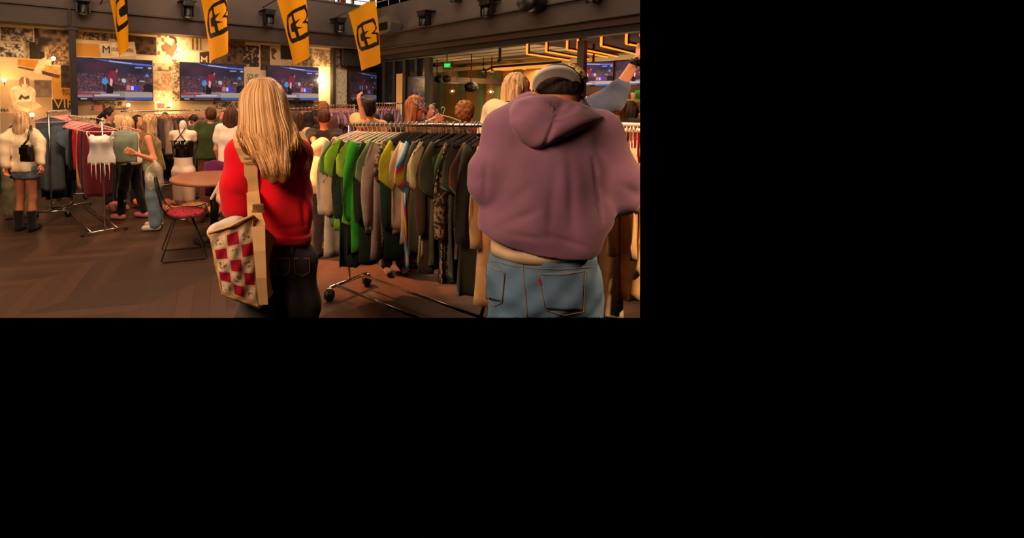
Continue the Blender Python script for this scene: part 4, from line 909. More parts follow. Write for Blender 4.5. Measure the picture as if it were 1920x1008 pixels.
# lilac racks far back centre
lil = [(176, 128, 150), (150, 106, 130), (190, 146, 160), (136, 90, 116)]
for r_i, (x1, d1, x2, d2, z_, n_, wds) in enumerate(((596, 8.8, 664, 9.3, 1.52, 13, 'behind the man in the black t-shirt'), (700, 9.2, 752, 9.0, 1.56, 11, 'left of the woman with the bandana'), (788, 9.1, 812, 8.9, 1.55, 5, 'right of the woman with the bandana'))):
    p1 = P(x1, 200, d1); p2 = P(x2, 200, d2)
    a, b, dr, nn = rack('clothes rack full of lilac clothes, '+wds, (p1.x, p1.y), (p2.x, p2.y), z_, True, .2)
    Lr = (b-a).length
    for i in range(n_): hang_garment('tee', lil[i % 4], a+dr*(Lr*(i+.5)/n_), math.atan2(nn.y, nn.x)+random.uniform(-.1, .1), 'lilac shirt on the rack '+wds, 'pink', 'hangers on the lilac rack '+wds, 'lilac shirts '+wds, seed=380+i, length=.62, hw=.2, thick=.03, hlabel='pink hanger on the lilac rack '+wds)

# ------------------------------------------------ round table, chairs
tc_ = G(401, 331, .74); TR = .70
t = thing('round_table', 'round brown wooden table on a black pedestal left of the woman in red', 'table', (tc_.x, tc_.y, 0))
mb = MB(); rg = [[Vector((tc_.x+r*math.cos(a), tc_.y+r*math.sin(a), z)) for a in [2*math.pi*i/64 for i in range(64)]] for r, z in ((.46, .70), (.485, .705), (.49, .72), (.485, .737), (.475, .74), (.25, .74), (.02, .74))]
mb.loft(rg); build('tabletop', mb, mat('table_wood', hexc(150, 92, 62), .48, 0, .15, 3, stretch=(1, 12, 1)), t, True)
ped = Vector((tc_.x-.0, tc_.y, 0)); build('pedestal', MB().tube([(ped.x, ped.y, .03), (ped.x, ped.y, .7)], .045, 20), BLKM, t, True)
build('base_plate', MB().loft([[Vector((ped.x+r*math.cos(a), ped.y+r*math.sin(a), z)) for a in [2*math.pi*i/32 for i in range(32)]] for r, z in ((.24, 0), (.24, .015), (.1, .03), (.05, .05))]), BLKM, t, True)
def wire_chair(label, pos, rz, seatcol, cush=None):
    t = thing('wire_chair', label, 'chair', pos, rz); rw = .0045
    # seat and back shell: profile from front edge, across the seat, up the back (y forward)
    prof = [(.24, .45), (.2, .43), (.1, .415), (-.02, .41), (-.12, .42), (-.19, .47), (-.225, .56), (-.25, .66), (-.27, .76), (-.28, .82)]
    wd = [.2, .22, .235, .24, .24, .24, .235, .22, .19, .15]
    mb = MB()
    for k in range(11):
        f = -1+2*k/10; mb.tube([(f*wd[i], prof[i][0]+.02*f*f*(i > 4), prof[i][1]+.035*f*f*(i < 6)) for i in range(10)], rw*.7, 5)
    for i in range(10):
        mb.tube([(q*wd[i], prof[i][0]+.02*q*q*(i > 4), prof[i][1]+.035*q*q*(i < 6)) for q in [-1+2*j/8 for j in range(9)]], rw*.7, 5)
    build('wire_shell', mb, BLKM, t, True, world=False)
    mb = MB(); rim = [(-wd[i], prof[i][0]+.02*(i > 4), prof[i][1]+.035*(i < 6)) for i in range(10)]; rim += [(wd[i], prof[i][0]+.02*(i > 4), prof[i][1]+.035*(i < 6)) for i in range(9, -1, -1)]; rim.append(rim[0]); mb.tube(rim, .006, 6, False); build('rim', mb, BLKM, t, True, world=False)
    for sg in (-1, 1): build('sled_leg', MB().tube([(sg*.12, .08, .415), (sg*.2, .22, .02), (sg*.2, .2, .008), (sg*.2, -.2, .008), (sg*.2, -.22, .02), (sg*.12, -.08, .415)], .006, 8), BLKM, t, True, world=False)
    if cush: build('seat_cushion', MB().loft([[Vector((r*.21*math.cos(a), .03+r*.19*math.sin(a), z)) for a in [2*math.pi*i/28 for i in range(28)]] for r, z in ((.7, .425), (1, .44), (1.02, .46), (.9, .475), (.4, .48))]), pattern(cush[0], cush[1], 30), t, True, world=False)
    return t
q = G(345, 478); wire_chair('black wire chair with a dark red cushion beside the round table', (q.x, q.y, 0), math.radians(-72), None, ('red_cushion', [(120, 20, 30), (170, 30, 50), (70, 14, 22)]))
q = G(430, 425); wire_chair('black wire chair behind the table pedestal, further from the camera', (q.x, q.y, 0), math.radians(200), None, ('plum_cushion', [(90, 20, 60), (120, 30, 80), (60, 14, 40)]))
# ================================================= PEOPLE
SK = attrmat('skin_tone', .5, spec=.35)
HAIR = {'blonde': hairmat('hair_blonde', (190, 130, 76), (250, 208, 150)), 'ash': hairmat('hair_ash_blonde', (150, 104, 66), (232, 190, 140)), 'brown': hairmat('hair_brown', (52, 30, 20), (96, 58, 36)), 'dark': hairmat('hair_dark', (22, 15, 13), (48, 32, 26)),
        'red': hairmat('hair_auburn', (120, 60, 34), (206, 124, 74)), 'curly': hairmat('hair_curly', (110, 60, 30), (190, 116, 60), (40, 40, 40))}
def hand_prims(wr, d, pn, s=1.0, curl=.6, side=1):
    """wr wrist, d direction of the hand, pn palm normal; five fingers, unequal and bent"""
    wr, d, pn = Vector(wr), Vector(d).normalized(), Vector(pn); pn = (pn-d*pn.dot(d)).normalized(); sd = d.cross(pn)*side; pr = []
    for i, (o, ln) in enumerate(((-.030, .066), (-.010, .076), (.010, .072), (.030, .056))):
        k = wr+d*.085*s+sd*o*s; pr.append((wr+d*.01*s+sd*o*.55*s, k, .014*s, .011*s, None, .008))
        a = curl*.7; d1 = (d*math.cos(a)+pn*math.sin(a)); m = k+d1*ln*.5*s; a2 = curl*1.7; d2 = (d*math.cos(a2)+pn*math.sin(a2)); e = m+d2*ln*.5*s
        pr.append((k, m, .0095*s, .0085*s, None, .003)); pr.append((m, e, .0085*s, .007*s, None, .003))
    b = wr+d*.025*s-sd*.022*s; m = b+(d*.7-sd*.7+pn*.25).normalized()*.038*s; e = m+(d*.9-sd*.15+pn*.4).normalized()*.03*s
    pr += [(b, m, .014*s, .011*s, None, .006), (m, e, .0105*s, .0085*s, None, .003)]
    return pr
def join(a, b): a.add(b.v, b.f); return a
def rotz(v, a): c, s = math.cos(a), math.sin(a); return Vector((v[0]*c-v[1]*s, v[0]*s+v[1]*c, v[2]))
def person(label, x, d, ytop=None, h=None, face=0, skin_c=(214, 150, 118), top=None, bottom=None, shoes=None, hair=('long', 'brown'), yaw=0, pitch=0, lean=0, J={}, w=1.0, group=None, hands=True, step=0, vx=None, hem=.5, extra=None, base=0.0, under=None):
    hd = h
    if ytop is not None: 
        zt = P(x, ytop, d).z; h = hd or zt
    loc = P(x, 190, d); loc = Vector((loc.x, loc.y, base)); S = h
    t = thing('person', label, 'person', loc, -math.radians(face), group)
    drop = 0 if ytop is None or not hd else max(0, hd-zt)
    def lp(px, py, dd): q = P(px, py, dd)-loc; return rotz(q, math.radians(face))
    sl = lean; D = drop
    jt = dict(pel=(0, 0, .53*S), che=(0, sl*.6, .72*S-D*.7), nek=(0, sl*.9-.005, .845*S-D), hed=(0, sl+.018, .925*S-D),
              sL=(-.10*S, sl*.85, .808*S-D), sR=(.10*S, sl*.85, .808*S-D), eL=(-.135*S, sl*.6-.01, .635*S-D*.8), eR=(.135*S, sl*.6-.01, .635*S-D*.8),
              wL=(-.13*S, sl*.6+.08*S, .49*S-D*.6), wR=(.13*S, sl*.6+.08*S, .49*S-D*.6), hL=(-.05*S, 0, .51*S), hR=(.05*S, 0, .51*S),
              kL=(-.055*S, .02+step*.05, .28*S), kR=(.055*S, .02-step*.05, .28*S), aL=(-.06*S, -.01+step*.12, .045*S), aR=(.06*S, -.01-step*.12, .045*S))
    jt = {k: Vector(v) for k, v in jt.items()}
    for k, v in J.items(): jt[k] = lp(*v) if len(v) == 3 else Vector(v[:3])
    g = jt; Q = S/1.7
    vox = vx or min(.02, max(.009, d*.0026))
    ya = math.radians(yaw); pa = math.radians(pitch); hf = Vector((math.sin(ya)*math.cos(pa), math.cos(ya)*math.cos(pa), math.sin(pa))); hr = Vector((math.cos(ya), -math.sin(ya), 0)); hu = hr.cross(hf)
    hc = g['hed']; pr = [
        (g['pel']-Vector((0, 0, .02)), g['che'], .125*Q*w, .125*Q*w, (1.1, .72, 1), .04), (g['che'], (g['sL']+g['sR'])/2-Vector((0, 0, .05)), .12*Q*w, .085*Q*w, (1.12, .7, 1), .04),
        (g['sL']*.9+g['sR']*.1, g['sR']*.9+g['sL']*.1, .052*Q, .052*Q, None, .04), ((g['sL']+g['sR'])/2, g['nek']+(hc-g['nek'])*.4, .05*Q, .045*Q, None, .025),
        (hc+hu*.015*Q-hf*.008, hc-hu*.02*Q+hf*.006, .078*Q, .066*Q, (.95, 1.0, 1.12), .03), (hc-hu*.05*Q+hf*.02*Q, hc-hu*.075*Q+hf*.045*Q, .048*Q, .03*Q, None, .03),
        (hc-hu*.0*Q+hf*.075*Q, hc-hu*.028*Q+hf*.098*Q, .011*Q, .014*Q, None, .012), (hc-hu*.052*Q+hf*.08*Q-hr*.012, hc-hu*.052*Q+hf*.08*Q+hr*.012, .011*Q, .011*Q, None, .01)]
    for sg in (-1, 1): pr.append((hc+hr*sg*.078*Q-hf*.004, hc+hr*sg*.082*Q-hf*.014-hu*.03*Q, .016*Q, .011*Q, (.6, 1, 1.2), .008))
    arms = []
    for sd in 'LR':
        pr += [(g['s'+sd], g['e'+sd], .047*Q, .036*Q, None, .03), (g['e'+sd], g['w'+sd], .036*Q, .024*Q, None, .02)]
        pr += [(g['h'+sd], g['k'+sd], .084*Q*w, .054*Q, None, .03), (g['k'+sd], g['k'+sd]*.55+g['a'+sd]*.45+Vector((0, -.012, 0)), .052*Q, .052*Q, None, .03), (g['k'+sd]*.55+g['a'+sd]*.45, g['a'+sd], .048*Q, .033*Q, None, .03), (g['a'+sd]+Vector((0, -.01, -.02)), g['a'+sd]+Vector((0, .13, -.03)), .034*Q, .026*Q, None, .02)]
    mb = sdf_mesh(pr, vox, clips=[((0, 0, .003), (0, 0, -1))])
    if hands:
        for sd, sg in (('L', -1), ('R', 1)):
            dv = (g['w'+sd]-g['e'+sd]).normalized(); pn = Vector((-sg, 0, 0)) if abs(dv.x) < .8 else Vector((0, 0, -1))
            join(mb, sdf_mesh(hand_prims(g['w'+sd], dv, pn, Q*1.02, .7, sg), max(.0052, vox*.42)))
    vv = np.array(mb.v); base_c = np.array(lin([c/255 for c in skin_c])); cols = np.tile(base_c, (len(vv), 1))
    def dab(p, r, c, a=1):
        k = np.exp(-(np.linalg.norm(vv-np.array(p), axis=1)/r)**2)[:, None]*a; cols[:] = cols*(1-k)+np.array(hexc(*c))*k
    for sg in (-1, 1):
        dab(hc+hf*.078*Q+hr*sg*.030*Q+hu*.002, .011*Q, (40, 24, 20), .95); dab(hc+hf*.08*Q+hr*sg*.03*Q+hu*.020*Q, .012*Q, (90, 56, 40), .6); dab(hc+hf*.07*Q+hr*sg*.045*Q-hu*.03*Q, .025*Q, (220, 120, 96), .4)
    dab(hc-hu*.052*Q+hf*.088*Q, .013*Q, (180, 70, 66), .8)
    build('body', mb, SK, t, True, cols, False, True)
    # clothes
    def lerp(a, b, k): return a*(1-k)+b*k
    if top:
        c, sleeve, lo = top[0], top[1], top[2]; hemz = (top[3] if len(top) > 3 else .50)*S
        m = c if not isinstance(c, tuple) else fabric(*c); pr = [
            (Vector((0, 0, min(hemz+.03, .6*S))), g['che'], (.128*w*Q+lo), (.128*w*Q+lo), (1.12, .78, 1), .04), (g['che'], (g['sL']+g['sR'])/2-Vector((0, 0, .06)), .124*w*Q+lo, .088*Q+lo*.7, (1.13, .76, 1), .04),
            (g['sL']*.92+g['sR']*.08, g['sR']*.92+g['sL']*.08, .052*Q+lo*.5+.006, .052*Q+lo*.5+.006, None, .04)]
        if hemz <= .52*S: pr.append((g['pel'], Vector((0, 0, hemz-.02)), .14*w*Q+lo, .15*w*Q+lo, (1.1, .8, 1), .04))
        for sd in 'LR':
            if sleeve > 0:
                a = min(1, sleeve); pr.append((g['s'+sd], lerp(g['s'+sd], g['e'+sd], a), .05*Q+lo*.6+.006, .04*Q+lo*.8+.006, None, .03))
            if sleeve > 1: pr.append((g['e'+sd], lerp(g['e'+sd], g['w'+sd], sleeve-1), .04*Q+lo*.8+.005, .028*Q+lo*.5+.006, None, .02))
        nb = g['nek']; pr2 = []
        sub = [(nb+Vector((0, .0, .02)), nb+(hc-nb)*1.0, .056*Q, .07*Q, None)]
        if sleeve <= 0: sub += [(g['s'+sd]*1.12-(g['s'+'L']+g['s'+'R'])*.06, g['s'+sd]*1.3-(g['sL']+g['sR'])*.15, .07*Q, .07*Q, None) for sd in 'LR']
        ph = random.uniform(0, 6)
        def disp(X, Y, Z): return .007*np.sin(X*34+Z*9+ph)*np.clip((g['che'].z-Z)*4+.3, 0, 1)+.006*np.sin(Z*17+X*23+Y*15+ph)*np.sin(X*13-Z*21+ph)
        build('shirt', sdf_mesh(pr, vox, clips=[((0, 0, hemz), (0, 0, -1))], disp=disp, sub=sub), m, t, True, None, False, True)
    if bottom:
        c, leg, lo = bottom[0], bottom[1], bottom[2]; m = c if not isinstance(c, tuple) else fabric(*c)
        kind = bottom[3] if len(bottom) > 3 else 'trousers'
        pr = [(g['pel']+Vector((0, 0, .07)), g['pel']-Vector((0, 0, .04)), .122*Q*w+lo*.5, .128*Q*w+lo*.6, (1.1, .78, 1), .04)]
        zc = 0
        for sd in 'LR':
            a = min(1, leg); ke = lerp(g['h'+sd], g['k'+sd], a); pr.append((g['h'+sd], ke, .088*Q*w+lo, (.086-.03*a)*Q+lo+.004, None, .02))
            if leg > 1: pr.append((g['k'+sd], lerp(g['k'+sd], g['a'+sd], min(1, leg-1)), .056*Q+lo+.004, .042*Q+lo*1.3+.004, None, .02)); zc = .03
            else: zc = ke.z
        build(kind, sdf_mesh(pr, vox, clips=[((0, 0, max(.03, zc if leg <= 1 else .03)), (0, 0, -1)), ((0, 0, g['pel'].z+.10), (0, 0, 1))], disp=lambda X, Y, Z: .005*np.sin(Z*26+X*17)*np.sin(X*40+Z*9)), m, t, True, None, False, True)
    if shoes:
        for sd in 'LR':
            a = g['a'+sd]; hi = shoes[1] if len(shoes) > 1 else 0
            pr = [(Vector((a.x, a.y-.03, .04)), Vector((a.x, a.y+.13, .035)), .045*Q, .037*Q, (1, 1, 1), .02)]
            if hi: pr.append((Vector((a.x, a.y-.01, .05)), Vector((a.x, a.y-.01, hi)), .055*Q, .062*Q, None, .03))
            build('boot' if hi else 'shoe', sdf_mesh(pr, min(vox, .012), clips=[((0, 0, .002), (0, 0, -1))]+([((0, 0, hi), (0, 0, 1))] if hi else [])), fabric(*shoes[0]) if isinstance(shoes[0], tuple) else shoes[0], t, True, None, False, True)
    if hair:
        st, hcol = hair[0], hair[1]; ln = hair[2] if len(hair) > 2 else .35; bk = -hf; m = HAIR[hcol]
        pr = [(hc+hu*.022*Q+bk*.030*Q, hc+hu*.0+bk*.036*Q, .088*Q, .085*Q, (.98, 1, 1.08), .03)]; dsp = None
        hx, hy = hc.x, hc.y
        if st in ('long', 'bob'):
            pr += [(hc+bk*.05*Q, hc+bk*.06*Q+Vector((0, 0, -ln*.5)), .08*Q, .085*Q, (1.1, .7, 1), .04), (hc+bk*.06*Q+Vector((0, 0, -ln*.5)), hc+bk*.07*Q+Vector((0, -.01, -ln)), .085*Q, .05*Q, (1.25, .6, 1), .04)]
            for sg in (-1, 1): pr.append((hc+hr*sg*.078*Q+bk*.03, hc+hr*sg*.085*Q+bk*.05+Vector((0, 0, -ln*.75)), .028*Q, .026*Q, None, .03))
            dsp = lambda X, Y, Z: .0035*np.sin(np.arctan2(Y-hy, X-hx)*19+np.sin(Z*11)*1.6)+.003*np.sin(np.arctan2(Y-hy, X-hx)*31+Z*8)
        elif st == 'bun': pr.append((hc+bk*.1*Q+hu*.05*Q, hc+bk*.12*Q+hu*.05*Q, .05*Q, .045*Q, None, .02))
        elif st == 'pony': pr += [(hc+bk*.1*Q+hu*.02, hc+bk*.15*Q-hu*.12, .03*Q, .035*Q, None, .02), (hc+bk*.15*Q-hu*.12, hc+bk*.13*Q-hu*ln, .035*Q, .015*Q, None, .02)]
        elif st == 'short': dsp = lambda X, Y, Z: .0035*np.sin(X*120+Z*60)*np.sin(Y*130-Z*40)
        elif st == 'curly': dsp = lambda X, Y, Z: -.016+.014*np.sin(X*95)*np.sin(Y*95+1)*np.sin(Z*95)
        build('hair', sdf_mesh(pr, min(vox, .012), disp=dsp, sub=[(hc+hf*.125*Q+hu*.005, hc+hf*.14*Q-hu*.1, .084*Q, .095*Q, (1.5, 1, 1))]), m, t, True, None, False, True)
    if extra: extra(t, g, S, Q, hc, hf, hr, hu)
    t['top_z'] = 0; del t['top_z']
    return t
BLKL = mat('black_leather', hexc(22, 18, 18), .32, 0, coat=.3)
def tubep(name, pts, r, m, t, n=8): return build(name, MB().tube(pts, r, n), m, t, True, None, False)
def world_thing(name, mb, m, label, cat, smooth=True, cols=None, group=None):
    o = build(name, mb, m, None, smooth, cols); return tag(o, label, cat, group)

# --- left stall -------------------------------------------------------------
def dG(y): return G(600, y).y
person('person with long blonde hair in cream sweater, denim shorts and black boots, seen from behind', 41, dG(432), 207, face=8, top=((232, 206, 168), 1.95, .035, .50), bottom=((104, 124, 132), .30, .03, 'shorts'), shoes=((30, 22, 20), .26), hair=('long', 'ash', .24), J={'eL': (8, 262, 5.55), 'wL': (10, 312, 5.5), 'eR': (75, 268, 5.6), 'wR': (78, 308, 5.5)}, w=1.05, skin_c=(206, 130, 92))
def bag(lbl, q, sz, m, hx=None, rz=0, strap=None):
    t = thing('handbag', lbl, 'bag', q); M3 = Matrix.Rotation(rz, 3, 'Z')
    mb = MB(); rings = []
    for i in range(9):
        v = i/8; z = sz[2]*(v-.5); k = 1-.18*v+.06*math.sin(v*math.pi)
        rings.append([Vector(q)+M3@Vector((sz[0]/2*k*math.copysign(abs(math.cos(a))**.6, math.cos(a)), sz[1]/2*k*math.copysign(abs(math.sin(a))**.6, math.sin(a)), z)) for a in [2*math.pi*j/24 for j in range(24)]])
    build('bag_body', mb.loft(rings), m, t, True)
    build('flap', MB().box(Vector(q)+M3@Vector((0, -sz[1]*.5, sz[2]*.15)), (sz[0]*.8, .012, sz[2]*.45), M3, .005), m, t)
    if strap: build('strap', MB().tube(strap, .012, 8), m, t, True)
    return t
q = P(51, 287, 5.33); bag('black leather shoulder bag carried on the back of the cream sweater', q, (.17, .09, .19), BLKL, strap=[q+Vector((-.05, .0, .08)), P(52, 262, 5.36), P(56, 243, 5.42), P(58, 236, 5.5), P(60, 243, 5.62)], rz=-.3)
person('person mostly hidden behind the cream sweater, in olive trousers and brown shoes', 26, 6.35, 232, h=1.6, face=150, top=((70, 60, 52), 1.9, .03, .5), bottom=((112, 104, 76), 2.0, .03), shoes=((84, 40, 26),), hair=('short', 'brown'), hands=False)
person('dark-haired person with ponytail looking down behind the pink-hanger rack', 203, 7.2, 201, h=1.60, face=75, yaw=18, pitch=-25, top=((52, 34, 34), 1.9, .02, .5), bottom=((40, 34, 38), 2, .02), shoes=((40, 36, 34),), hair=('pony', 'dark', .3), J={'wR': (225, 243, 6.7), 'eR': (212, 262, 7.0), 'wL': (232, 240, 6.9)})
person('person with long blonde hair in a white top, black leggings and pink shoes', 243, dG(409), 218, h=1.52, face=-76, yaw=-5, pitch=-30, lean=.05, top=((240, 214, 190), .5, .02, .49), bottom=((26, 22, 22), 1.9, .011, 'leggings'), shoes=((226, 130, 130),), hair=('long', 'blonde', .34), J={'eL': (236, 285, 6.2), 'wL': (215, 262, 6.1), 'eR': (230, 290, 6.65), 'wR': (212, 268, 6.55)}, step=1)
person('dark-haired person half hidden between the two blonde shoppers', 258, 7.3, 214, h=1.56, face=120, top=((150, 96, 70), 1.9, .02, .5), bottom=((40, 36, 40), 2, .02), shoes=((40, 36, 34),), hair=('bob', 'dark', .16), hands=False)
person('person with long wavy blonde hair in olive tank top and blue jeans, in profile', 287, dG(428), 213, h=1.56, face=-100, yaw=-4, pitch=-28, lean=.05, top=((142, 128, 72), 0, .022, .47), bottom=((120, 140, 150), 1.95, .022, 'jeans'), shoes=((226, 206, 180),), hair=('long', 'ash', .30), J={'eL': (290, 300, 5.55), 'wL': (254, 288, 5.45), 'eR': (280, 298, 5.95), 'wR': (250, 285, 5.8)}, skin_c=(214, 140, 98))
# plastic bag on her arm
pr = [(Vector(P(289, 302, 5.42)), Vector(P(289, 318, 5.42)), .02, .05, None, .02), (Vector(P(289, 318, 5.42)), Vector(P(289, 338, 5.42)), .08, .105, (1, .7, 1), .03)]
pm = mat('clear_plastic_bag', hexc(206, 190, 160), .2, 0, .35, 14, .6, 30, alpha=.5, spec=.9)
world_thing('plastic_bag', sdf_mesh(pr, .012, disp=lambda X, Y, Z: .012*np.sin(X*38+Z*9)+.004*np.sin(Z*34+X*22)), pm, 'crumpled clear plastic bag hanging from the forearm of the olive tank top', 'bag')
person('person with short dark hair bent over behind the white mannequin', 353, 7.6, 214, h=1.5, face=70, yaw=25, pitch=-30, lean=.08, top=((120, 70, 50), 1.9, .02, .5), bottom=((44, 36, 34), 2, .02), shoes=((40, 36, 34),), hair=('short', 'dark'), hands=True, J={'wR': (372, 237, 7.1), 'eR': (362, 240, 7.4)})
person('dark head just showing above the salmon-hanger rack', 309, 9.0, 209, h=1.42, face=180, top=((70, 50, 46), 1.9, .02, .5), bottom=((44, 36, 34), 2, .02), shoes=((40, 36, 34),), hair=('short', 'dark'), hands=False)
person('person with short brown hair in dark green sweater reaching left, seen from behind', 395, 6.5, 199, h=1.60, face=-22, pitch=-12, top=((52, 62, 28), 1.75, .045, .50), bottom=((110, 56, 36), 2, .02), shoes=((50, 40, 34),), hair=('short', 'brown'), J={'sL': (377, 236, 6.5), 'eL': (366, 252, 6.5), 'wL': (357, 237, 6.7), 'sR': (415, 240, 6.5), 'eR': (418, 275, 6.4)}, w=1.15)
person('person partly seen with reddish face between green sweater and white t-shirt', 420, 7.4, 205, h=1.56, face=200, top=((120, 60, 50), 1.9, .02, .5), bottom=((44, 36, 34), 2, .02), shoes=((40, 36, 34),), hair=('short', 'brown'), hands=False, skin_c=(214, 120, 96))
person('person with bobbed brown hair in a white t-shirt, seen from behind', 434, 6.1, 199, h=1.58, face=5, top=((246, 222, 200), .55, .035, .50), bottom=((120, 118, 112), 2, .02), shoes=((60, 50, 44),), hair=('bob', 'brown', .14), skin_c=(226, 150, 120))
# --- centre back ------------------------------------------------------------
person('person in cream top half hidden right of the long blonde hair', 556, 6.0, 206, h=1.54, face=14, top=((216, 180, 128), 1.9, .035, .48), bottom=((60, 50, 44), 2, .02), shoes=((60, 50, 44),), hair=('long', 'brown', .2), hands=False)
person('person with long dark hair at the back, left of the black t-shirt', 578, 7.4, 208, h=1.5, face=30, top=((60, 30, 34), 1.9, .03, .5), bottom=((40, 32, 32), 2, .02), shoes=((40, 36, 34),), hair=('long', 'dark', .3), hands=False)
person('person with red scarf at the back between long dark hair and black t-shirt', 590, 8.2, 205, h=1.5, face=-30, top=((150, 24, 40), 1.9, .03, .5), bottom=((40, 32, 32), 2, .02), shoes=((40, 36, 34),), hair=('bob', 'dark', .12), hands=False)
person('person with ginger curly hair, tallest head beside the bright strip of wall', 606, 7.6, 190, h=1.66, face=10, top=((96, 60, 50), 1.9, .03, .5), bottom=((40, 32, 32), 2, .02), shoes=((40, 36, 34),), hair=('curly', 'curly'), hands=False)
person('person in a black t-shirt with bare arms, seen from behind at the centre', 607, 5.3, 203, h=1.56, face=4, pitch=-40, lean=.05, top=((42, 34, 26), .62, .022, .5), bottom=((40, 34, 34), 2, .02), shoes=((40, 36, 34),), hair=('short', 'brown'), J={'eL': (588, 262, 5.2), 'eR': (628, 262, 5.2), 'wL': (594, 285, 4.95), 'wR': (622, 285, 4.95)}, skin_c=(222, 130, 80), w=1.05)
def cream_hood(t, g, S, Q, hc, hf, hr, hu): build('hood', sdf_mesh([(hc+hu*.02, hc-hu*.05, .105*Q, .11*Q, None, .03), (hc-hu*.05, g['nek'], .1*Q, .1*Q, None, .04)], .012), fabric(232, 188, 140), t, True, None, False, True)
person('person bending low in a cream hooded top behind the left end of the front rack', 582, 4.75, 258, h=1.34, face=40, pitch=-60, lean=.16, top=((232, 188, 140), 1.9, .04, .5), bottom=((70, 60, 52), 2, .02), shoes=((60, 50, 44),), hair=None, hands=False, extra=cream_hood)
person('person with dark hair in a bun raising a bare forearm behind the front rack', 690, 4.9, 181, h=1.64, face=-18, pitch=-10, top=((244, 176, 116), .9, .025, .5), bottom=((50, 40, 40), 2, .02), shoes=((50, 40, 36),), hair=('bun', 'dark'), J={'sL': (668, 224, 4.85), 'eL': (684, 232, 4.6), 'wL': (676, 199, 4.6)}, skin_c=(240, 160, 116))
person('dark-haired person low behind the rack, left of the two dark heads', 704, 7.0, 212, h=1.45, face=10, top=((130, 60, 60), 1.9, .03, .5), bottom=((40, 32, 32), 2, .02), shoes=((40, 36, 34),), hair=('short', 'dark'), hands=False)
person('dark-haired person low behind the rack, right of the two dark heads', 729, 6.6, 210, h=1.46, face=-10, top=((46, 30, 32), 1.9, .03, .5), bottom=((40, 32, 32), 2, .02), shoes=((40, 36, 34),), hair=('short', 'dark'), hands=False)
def bandana(t, g, S, Q, hc, hf, hr, hu):
    mb = MB(); rings = []
    for i in range(7):
        v = -.02+.055*i/6; rings.append([hc+hu*(.03+v)*Q+(hf*math.cos(a)*.112+hr*math.sin(a)*.106)*Q*(1-.25*max(0, v*10-.1)) for a in [2*math.pi*j/28 for j in range(28)]])
    build('bandana', mb.loft(rings), pattern('bandana_print', [(70, 70, 84), (190, 150, 150), (150, 60, 60)], 45), t, True, None, False)
person('person with long auburn hair and a patterned bandana looking down, in profile', 772, 4.5, 169, h=1.66, face=100, yaw=4, pitch=-30, lean=.03, top=((150, 100, 50), 1.9, .02, .5), bottom=((60, 50, 60), 2, .02), shoes=((60, 50, 44),), hair=('long', 'red', .34), J={'wR': (806, 232, 4.3), 'eR': (786, 245, 4.4)}, skin_c=(236, 150, 116), extra=bandana)
person('dark-haired person whose head top shows right of the bandana', 806, 6.4, 189, h=1.6, face=160, top=((70, 40, 40), 1.9, .03, .5), bottom=((40, 32, 32), 2, .02), shoes=((40, 36, 34),), hair=('short', 'dark'), hands=False)
person('person with curly ginger-brown hair seen from behind, right of the patterned garment', 872, 4.9, 190, h=1.60, face=40, pitch=-15, top=((120, 50, 40), 1.9, .03, .5), bottom=((40, 32, 32), 2, .02), shoes=((40, 36, 34),), hair=('curly', 'curly'), hands=False, skin_c=(230, 130, 90))
# patterned garment held up on a white hanger in front of them
q = P(831, 205, 4.25); hang_garment('tee', pattern('leopard_print', [(70, 50, 40), (150, 110, 80), (110, 84, 64)], 30), q+Vector((0, 0, .0)), .25, 'brown patterned shirt on a white hanger held up behind the front rack', 'white', seed=501, length=.5, hw=.22, thick=.05)
# --- tall blonde in cream ----------------------------------------------------
def straps(t, g, S, Q, hc, hf, hr, hu): pass
person('tall person with smooth blonde hair in a cream sweatshirt, facing right behind the rack', 969, 3.75, 129, h=1.84, face=92, yaw=10, pitch=-12, top=((246, 210, 164), 1.9, .04, .52), bottom=((90, 80, 74), 2, .02), shoes=((70, 60, 54),), hair=('bob', 'blonde', .2), J={'sL': (925, 205, 3.9), 'eL': (912, 262, 3.8), 'sR': (958, 215, 3.45), 'eR': (960, 262, 3.5), 'wR': (1010, 255, 3.4), 'wL': (1000, 255, 3.8)}, skin_c=(222, 140, 104), w=1.15)
q0 = [P(952, 226, 3.28), P(938, 205, 3.42), P(948, 192, 3.6), P(962, 190, 3.75)]
t = thing('shoulder_bag', 'brown leather bag strap over the cream sweatshirt of the tall blonde', 'bag', P(950, 262, 3.3)); build('strap', MB().tube([P(946, 250, 3.27)]+q0, .011, 8), mat('brown_leather', hexc(140, 80, 46), .5), t, True); build('bag_body', MB().box(P(946, 268, 3.3), (.22, .08, .16), None, .02), mat('brown_leather', hexc(140, 80, 46), .5), t, True)
# --- raised arm with a watch --------------------------------------------------
def watch(t, g, S, Q, hc, hf, hr, hu):
    a = g['wR']; dv = (g['wR']-g['eR']).normalized(); q = a-dv*.0
    build('watch_strap', MB().tube([q-dv*.03, q+dv*.0], .033*Q, 16), BLK, t, True, None, False)
    build('watch_case', MB().sphere(q-dv*.015+Vector((.0, -.03, .01)), (.018, .012, .02)), BLK, t, True, None, False)
person('person in a blue-grey sweatshirt raising an arm with a black watch, behind the hooded man', 1062, 3.05, 135, h=1.76, face=20, top=((78, 84, 108), 1.36, .038, .52), bottom=((60, 60, 70), 2, .02), shoes=((50, 46, 44),), hair=('short', 'dark'), J={'sR': (1094, 208, 3.0), 'eR': (1146, 188, 2.95), 'wR': (1194, 112, 2.85)}, skin_c=(240, 160, 110), extra=watch, w=1.05, vx=.009)
person('person with short reddish hair and bare neck seen from behind, below the bar television', 1157, 5.2, 176, h=1.66, face=8, top=((76, 80, 64), 1.9, .03, .5), bottom=((40, 32, 32), 2, .02), shoes=((40, 36, 34),), hair=('short', 'curly'), hands=False, skin_c=(236, 140, 106))
